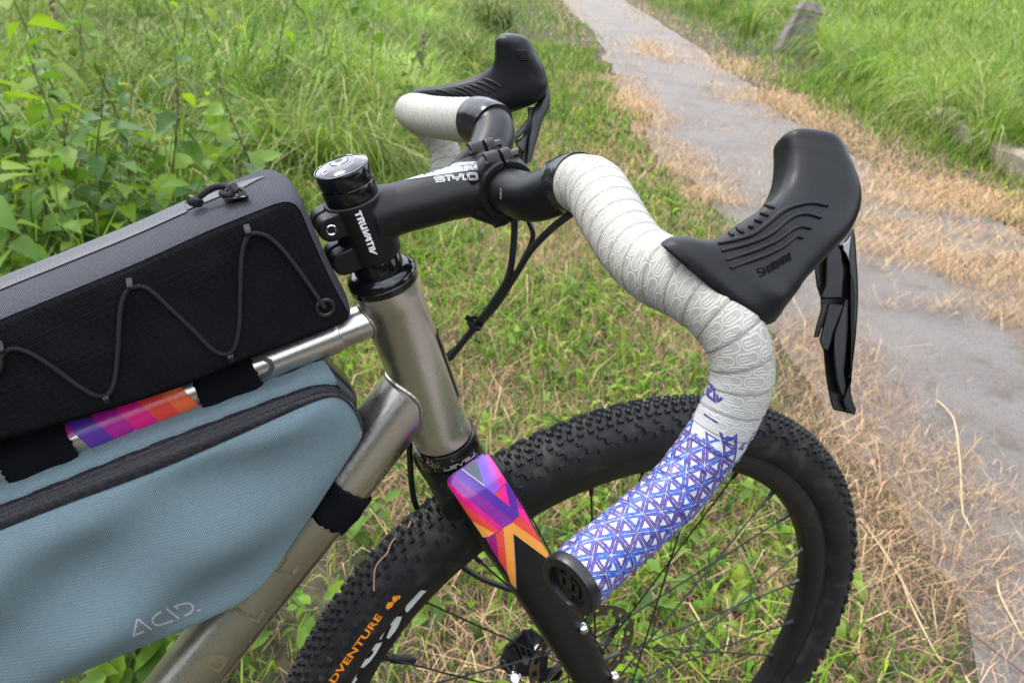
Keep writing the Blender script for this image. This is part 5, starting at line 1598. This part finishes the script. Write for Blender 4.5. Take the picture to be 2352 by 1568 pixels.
DZ = float(depth_of(cast(bvh(shell), 545, 460, 0)))-.004
def zat(x, y, d=DZ): return at(*cz([(x, y)])[0], d)
fix(mk('zip_slider', *slab(cz([(590, 440), (620, 485), (760, 470), (920, 440), (880, 415), (800, 425), (680, 430)]), DZ-.004, .010, .0012), MT['lever'], bag, sharp=35))
P = catmull(np.array([zat(x, y, DZ-.002) for x, y in ((640, 430), (632, 370), (680, 330), (780, 322), (850, 345), (885, 400), (895, 435), (830, 435), (815, 380), (760, 358), (690, 370), (672, 410), (640, 430))]), 60)
V, F = tube(P, .0012, 10); mk('zip_puller', V, F, MT['lever'], bag, sharp=None)
P = catmull(np.array([zat(x, y, d) for x, y, d in ((250, 470, DZ+0.0010), (330, 410, DZ+0.0000), (420, 345, DZ+0.0000), (520, 305, DZ+0.0000), (620, 300, DZ+0.0000), (680, 320, DZ+-0.0010), (720, 370, DZ+-0.0020), (690, 410, DZ+-0.0030), (620, 405, DZ+-0.0030), (590, 385, DZ+-0.0010), (640, 360, DZ+0.0030), (720, 340, DZ+0.0030), (745, 300, DZ+0.0000), (720, 290, DZ+-0.0020), (750, 340, DZ+-0.0030), (775, 370, DZ+-0.0030))]), 120)
V, F, uv = sweep(P, .0021, 10); mk('pull_cord', V, F, MT['elastic'], bag, uv=uv, sharp=None)
P = np.array([zat(268, 440, DZ+0.0010), zat(255, 480, DZ+0.0010), zat(245, 540, DZ+0.0020)])
V, F = tube(catmull(P, 10), [.0042, .0046, .0048, .0048, .0048, .0048, .0047, .0046, .0044, .0036], 16); mk('cord_end', V, F, MT['plastic'], bag)

# ================================================================== frame bag
fb = empty('frame_bag', (-.42, 0, .70), 'light blue woven frame bag with black zip edge hanging in the frame triangle', 'bag')
cp2 = crop(0, 1500, 1600/2038)
PAN = [(0, 785), (300, 668), (600, 560), (900, 442), (1200, 310), (1500, 175), (1600, 135), (1680, 112), (1730, 116), (1770, 142), (1812, 190), (1833, 235), (1846, 290), (1835, 330), (1790, 400), (1700, 540), (1590, 710), (1480, 870), (1380, 1020), (1250, 1140), (1100, 1222), (950, 1290), (700, 1392), (400, 1520), (250, 1580)]
pp = [onY(x, y, -.035) for x, y in cp2(PAN)]
pf = np.array([(p[0], p[2]) for p in pp])
pf = np.vstack([pf, [(-.60, .585), (-.66, .60), (-.66, .70)]])
pfn = catmull(np.array([[a, 0, b] for a, b in np.vstack([pf, pf[:1]])]), 240)[:-1][:, [0, 2]]
fen = edge_normals(pfn)
def wrinkled_panel():
    c = pfn.mean(0); V = []; F = []; n = len(pfn); R = 26
    for k in range(R+1):
        r = 1-k/R*.99
        for p in pfn:
            q = c+(p-c)*r
            u = q[0]*.93+q[1]*.37; v = q[1]*.93-q[0]*.37
            w = .0072*math.sin(v*64+2.4+1.2*math.sin(u*17))*math.exp(-((v-.80)/.2)**2)+.0024*math.sin(u*55+v*40)+.0016*nfw(np.array([[q[0]*.5, q[1]*.8]]))[0]
            d = .010*(1-r**3.2)+w*(1-r**5)
            V.append((q[0], -.035-d-(.0012 if k else 0), q[1]))
        if k: F += [((k-1)*n+i, (k-1)*n+(i+1) % n, k*n+(i+1) % n, k*n+i) for i in range(n)]
    F.append(tuple(R*n+i for i in range(n)))
    return fix(mk('bag_panel', V, F, MT['blue'], fb, sharp=None))
bp_ = wrinkled_panel()
V, F = [], []
for y, k in ((-.034, -.001), (-.0345, .0005), (.034, .0005), (.034, -.02)):
    for p, n in zip(pfn, fen): V.append((p[0]+n[0]*k, y, p[1]+n[1]*k))
nn_ = len(pfn)
for j in range(3): F += [(j*nn_+i, j*nn_+(i+1) % nn_, (j+1)*nn_+(i+1) % nn_, (j+1)*nn_+i) for i in range(nn_)]
F.append(tuple(3*nn_+i for i in range(nn_)))
fix(mk('bag_body', V, F, MT['zip'], fb))
# zip edge: a rounded black welt that runs over the upper edge of the panel
ZU = [(-120, 705), (0, 660), (400, 500), (800, 340), (1200, 190), (1500, 80), (1640, 45), (1730, 62), (1790, 120), (1830, 190), (1852, 270)]
ZL = [(-120, 832), (0, 788), (400, 632), (800, 484), (1200, 312), (1500, 177), (1660, 114), (1735, 118), (1790, 160), (1825, 222), (1845, 282)]
a = catmull(np.array([onY(x, y, -.026) for x, y in cp2(ZU)]), 90); b = catmull(np.array([onY(x, y, -.0362) for x, y in cp2(ZL)]), 90)
V, F = [], []
for i in range(90):
    for j, t in enumerate(np.linspace(0, 1, 9)):
        p = a[i]*(1-t)+b[i]*t; h = .0028*math.sin(math.pi*t)**.7-(.0022 if j == 3 else 0)
        V.append(p+np.array((0, -h, h*.5)))
    if i: F += [((i-1)*9+j, (i-1)*9+j+1, i*9+j+1, i*9+j) for j in range(8)]
fix(mk('zip_edge', V, F, MT['zip'], fb, sharp=None))
# blue gusset between zip and top tube
GU = [(-120, 580), (0, 540), (300, 430), (700, 270), (1100, 120), (1400, 15), (1630, -75), (1655, -70)]
GLo = [(-120, 712), (0, 668), (400, 508), (800, 348), (1200, 198), (1500, 88), (1650, 50), (1725, 55)]
a = catmull(np.array([onY(x, y, -.0115) for x, y in cp2(GU)]), 70); b = catmull(np.array([onY(x, y, -.0262) for x, y in cp2(GLo)]), 70)
V, F = [], []
for i in range(70):
    for j, t in enumerate(np.linspace(0, 1, 8)):
        p = a[i]*(1-t)+b[i]*t
        V.append(p+np.array((0, -.004*math.sin(math.pi*t)+.0006*math.sin(i*.9+t*3), .002*math.sin(math.pi*t))))
    if i: F += [((i-1)*8+j, (i-1)*8+j+1, i*8+j+1, i*8+j) for j in range(7)]
fix(mk('bag_gusset', V, F, MT['blue'], fb, sharp=None))
# dark nose of the bag
NOSE = c8([(1010, 765), (1050, 762), (1285, 990), (1378, 1125), (1380, 1260), (1340, 1230), (1165, 1005)])
nz = [onY(x, y, yv) for (x, y), yv in zip(NOSE, (-.012, -.004, -.010, -.018, -.030, -.034, -.027))]
V = nz+[p*np.array((1, -1, 1)) for p in nz]
n = len(nz); F = [tuple(range(n)), tuple(range(2*n-1, n-1, -1))]+[(i, (i+1) % n, n+(i+1) % n, n+i) for i in range(n)]
fix(mk('bag_nose', V, F, MT['plastic'], fb, sharp=30))
ca_ = crop(500, 2350, 360/2352)
ACID = [[(495, 1120), (215, 1235), (310, 820), (350, 815), (690, 1080)], [(940, 610), (800, 690), (715, 790), (715, 880), (800, 955), (900, 960), (1250, 840)], [(1075, 525), (1415, 795)], [(1385, 535), (1290, 470), (1500, 400), (1660, 385), (1760, 440), (1770, 560), (1700, 640), (1550, 720)]]
decal('bag_lettering', [stroke(ca_(L), 4.8) for L in ACID]+[ca_([(1870, 575), (1955, 535), (1995, 568), (1910, 610)])], bvh(bp_), MT['acid'], fb, .0004, 5)
# hook and loop straps round the tubes
def strap(name, C, d, r, w, label=None, skew=0.):
    n, k = 64, 9; V = []; F = []
    d = unit(d); e = unit(np.cross(d, LAT))
    for j in range(k+1):
        for i in range(n):
            t = 2*math.pi*i/n
            rr = r+.0016+(.0009 if 0 < j < k else 0)+.0006*math.sin(7*t+j)+.0005*rng.random()
            V.append(C+d*((j/k-.5)*w+.0010*rng.normal()*(j in (0, k))+skew*math.sin(t))+rr*(math.cos(t)*LAT+math.sin(t)*e))
    for j in range(k): F += [(j*n+i, j*n+(i+1) % n, (j+1)*n+(i+1) % n, (j+1)*n+i) for i in range(n)]
    for j in (0, k):
        m0 = len(V)
        for i in range(n):
            t = 2*math.pi*i/n; V.append(C+d*((j/k-.5)*w)+(r-.001)*(math.cos(t)*LAT+math.sin(t)*e))
        F += [(j*n+i, j*n+(i+1) % n, m0+(i+1) % n, m0+i) for i in range(n)]
    return fix(mk(name, V, F, MT['velcro'], fb, sharp=None))
strap('strap', onY(520, 866, 0), tt, .0158, .040)
strap('strap', onY(95, 1030, 0), tt, .0158, .042)
dm_ = onY(775, 1135, 0); dm_ = DA+dd*((dm_-DA)@dd)
strap('strap', dm_, dd, .0262, .033, skew=.004)
# bottle boss bolt on the down tube, cable port lever at the lower edge
bp0 = onY(795, 1080, -.010)
V, F = lathe(bp0, unit(CAM-bp0), [(-.006, .0045), (0, .0045), (.0016, .0030), (.0006, .0022), (.0006, .0001)], 20); mk('boss_bolt', V, F, MT['silver'], down_tube)

# dried mud flecks on the lower head tube and the underside of the down tube
def flecks(cx, cy, sx, sy, ang, n, tree, parent, seed):
    g_ = random.Random(seed); pol = []
    for _ in range(n):
        u, v = g_.gauss(0, 1)*sx, g_.gauss(0, 1)*sy
        x = cx+u*math.cos(ang)-v*math.sin(ang); y = cy+u*math.sin(ang)+v*math.cos(ang); r = g_.uniform(.5, 2.)
        k = g_.randint(4, 6)
        pol.append([(x+r*g_.uniform(.5, 1.3)*math.cos(2*math.pi*i/k), y+r*g_.uniform(.5, 1.3)*math.sin(2*math.pi*i/k)) for i in range(k)])
    o = decal('mud_flecks', pol, tree, MT['grime'], parent, .0004, 30)
    if o: o['kind'] = 'stuff'
flecks(970, 1010, 16, 34, -.35, 130, bvh(head_tube), head_tube, 3)
flecks(985, 1062, 30, 9, .45, 70, bvh(lower), lower, 4)
flecks(850, 1130, 120, 7, -.88, 70, tdt, down_tube, 5)
flecks(690, 1340, 150, 7, -.88, 80, tdt, down_tube, 6)
